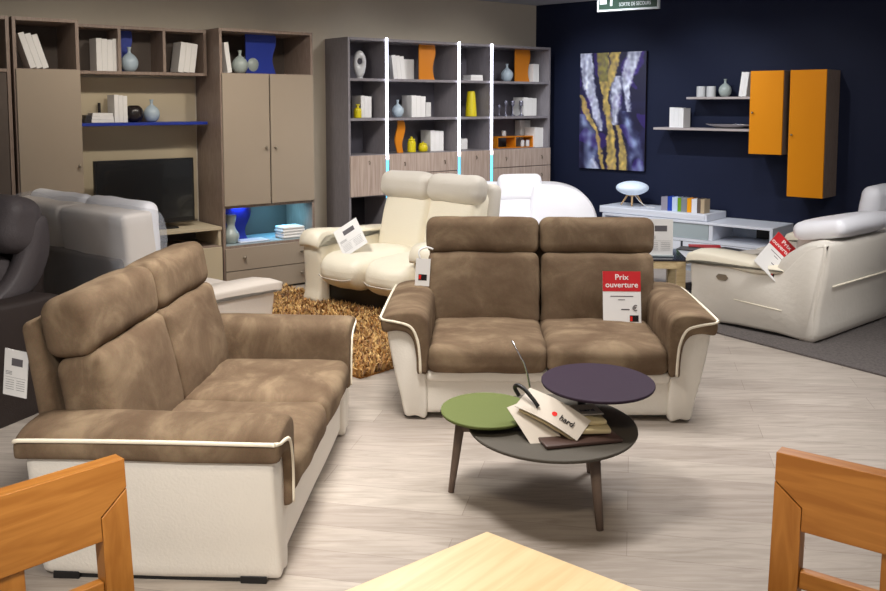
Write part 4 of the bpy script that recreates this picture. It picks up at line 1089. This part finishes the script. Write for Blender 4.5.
def dining_chair(label, corner, direction, sign):
    """corner = outer top corner of the visible post; direction along the rail; back reclines away from table"""
    d = direction.normalized()
    rz = math.atan2(d.y, d.x)
    s = thing('dining_chair', label, 'chair', (corner.x, corner.y, 0), rz, 'honey oak dining chairs at the table')
    W = .45; t = .034; zt_ = 1.0; rh = .135; pw = .052
    # local x: 0..W along the rail ; local y: sign = direction of the seat
    k = sign
    tilt = .10
    def slab(P, y=0, th=t, mat='oak_z', name='post', par=s, bev=.003):
        # P polygon in x,z ; recline: y shifts with height
        n = len(P); V = []
        for yy in (-th/2, th/2):
            for (x, z_) in P: V.append((x, y+yy+k*tilt*(zt_-z_)*1.0, z_))
        Fc = [(i, (i+1) % n, n+(i+1) % n, n+i) for i in range(n)]+[tuple(range(n)), tuple(range(n, 2*n))]
        return obj(name, (V, Fc), mat, par, bevel=bev)
    g = .0012
    slab([(0, zt_-.052), (0, zt_), (W, zt_), (W, zt_-.052), (W-pw, zt_-.092), (W-pw, zt_-rh), (pw, zt_-rh), (pw, zt_-.092)], mat='oak_x', name='top_rail', bev=.0015)
    slab([(0, .46), (0, zt_-.052-g*2), (pw-g, zt_-.092-g*2), (pw-g, zt_-rh), (pw, zt_-rh-.02), (pw, .46)], name='back_post', bev=.0015)
    slab([(W, .46), (W-pw, .46), (W-pw, zt_-rh-.02), (W-pw+g, zt_-rh), (W-pw+g, zt_-.092-g*2), (W, zt_-.052-g*2)], name='back_post', bev=.0015)
    slab([(pw, .757), (W-pw, .757), (W-pw, .79), (pw, .79)], mat='oak_x', name='cross_rail', th=.02)
    slab([(.187, .79), (.262, .79), (.262, zt_-rh-g), (.187, zt_-rh-g)], name='splat', th=.022)
    slab([(pw, .60), (W-pw, .60), (W-pw, .635), (pw, .635)], mat='oak_x', name='cross_rail', th=.02)
    y0 = k*tilt*(zt_-.46)
    yy = sorted((y0-k*.02, y0+k*.42))
    obj('seat', rbox(W/2, sum(yy)/2, .455, W+.01, yy[1]-yy[0], .04, .012, 8), 'leather_ivory', s, smooth=True)
    for x in (.025, W-.025):
        for yl in (y0, y0+k*.38): obj('leg', box(x-.02, x+.02, yl-.02, yl+.02, 0, .44), 'oak_z', s, bevel=.003)
    obj('apron', join(box(.045, W-.045, y0-.01, y0+.01, .38, .435), box(.045, W-.045, y0+k*.38-.01, y0+k*.38+.01, .38, .435), box(.015, .035, yy[0]+.04, yy[1]-.06, .38, .435), box(W-.035, W-.015, yy[0]+.04, yy[1]-.06, .38, .435)), 'oak', s)
    return s
c1 = at(120, 456, 1.0); c2 = at(0, 492, 1.0)
dc_ = dining_chair('honey oak dining chair at the left edge, its backrest hiding the sofa corner', c1, c2-c1, 1)
c1 = at(779, 449, 1.0); c2 = at(886, 473, 1.0)
dining_chair('honey oak dining chair at the lower right corner of the picture', c1, c2-c1, -1)

# ================================================================== LIGHTS, WORLD, CAMERA
def area(loc, size, e, col=(1, 1, 1), tgt=None, name='lamp', spread=PI):
    l = bpy.data.lights.new(name, 'AREA'); l.energy = e; l.size = size; l.color = col; l.shape = 'DISK'; l.spread = spread
    o = bpy.data.objects.new(name, l); C.objects.link(o); o.location = loc
    d = (Vector(tgt)-Vector(loc)) if tgt else Vector((0, 0, -1))
    o.rotation_euler = d.to_track_quat('-Z', 'Y').to_euler(); return o
def spot(loc, tgt, e, ang=60, blend=.6, r=.05, col=(1, 1, 1)):
    l = bpy.data.lights.new('spot', 'SPOT'); l.energy = e; l.spot_size = R(ang); l.spot_blend = blend; l.shadow_soft_size = r; l.color = col
    o = bpy.data.objects.new('spot', l); C.objects.link(o); o.location = loc
    o.rotation_euler = (Vector(tgt)-Vector(loc)).to_track_quat('-Z', 'Y').to_euler(); return o
WARM = (1, .92, .80); NEU = (1, .96, .91); COOL = (.86, .92, 1)
# wall washers
for x in (-5.6, -4.75, -3.9): spot(wpt(A1, x, 1.75, 2.7), wpt(A1, x, .2, 1.0), 42, 95, .9, .06, WARM)
for x in (-2.4, -1.2): spot(wpt(A1, x, 1.75, 2.7), wpt(A1, x, .2, 1.1), 46, 95, .9, .06, NEU)
for x, e in ((1.0, 85), (2.2, 75), (3.1, 34)): spot(wpt(A2, x, 1.6, 2.7), wpt(A2, x, .0, 1.2), e, 78, .9, .02, COOL if x < 3 else NEU)
# shop lights over the groups, then added front lights
area((-.4, 5.3, 2.7), .9, 21, NEU, (.1, 4.4, 0), spread=R(120))
area((-.3, 3.7, 2.7), .6, 42, NEU, (-.9, 3.8, 0), spread=R(120))
area((1.6, 4.8, 2.7), .9, 33, (1, .98, .97), (1.7, 4.0, 0), spread=R(120))
area((-1.5, 6.0, 2.7), .4, 23, NEU, (-.3, 7.2, .5), spread=R(110))
area((1.1, 6.9, 2.7), .5, 25, (1, .98, .97), (.9, 8.1, .6), spread=R(110))
area((2.6, 4.8, 2.7), .6, 27, (1, .98, .96), (2.5, 6.3, .4), spread=R(130))
area((.1, 1.2, 2.7), .5, 22, (1, .86, .66), (0.1, 1.6, .7), spread=R(130))
spot((-.75, .1, 2.65), (-1.0, 3.0, .25), 360, 34, .9, .15, NEU)  # added spot from the camera side to brighten the left sofa's side panel
area((-.6, -1.6, 2.5), 2.5, 14, (1, .97, .94), (-.2, 4.0, .4))  # added broad fill behind the camera, not a shop fixture
# niche lights
l = area(wpt(A1, -3.55, .28, .735), .12, 3.0, (.2, .65, 1), wpt(A1, -3.5, .2, .4)); l.data.size = .15
l = area(wpt(A1, -3.95, .28, .735), .12, .8, (.15, .3, 1), wpt(A1, -3.95, .2, .4)); l.data.size = .15

w = bpy.data.worlds.new('World'); bpy.context.scene.world = w; w.use_nodes = True
w.node_tree.nodes['Background'].inputs[0].default_value = (1, .96, .93, 1)
w.node_tree.nodes['Background'].inputs[1].default_value = .40

cam = bpy.data.cameras.new('camera'); co = bpy.data.objects.new('camera', cam); C.objects.link(co)
co.location = (0, 0, EYE); co.rotation_euler = (PI/2-PIT, 0, 0)
cam.sensor_width = 36; cam.lens = 36*F/886; cam.clip_start = .05
cam.shift_x = 0; cam.shift_y = -(295.5-YP)/886
bpy.context.scene.camera = co
sc = bpy.context.scene
sc.view_settings.view_transform = 'Standard'
sc.view_settings.exposure = 0.0
try:
    sc.cycles.use_denoising = True
    sc.cycles.max_bounces = 6
except Exception: pass
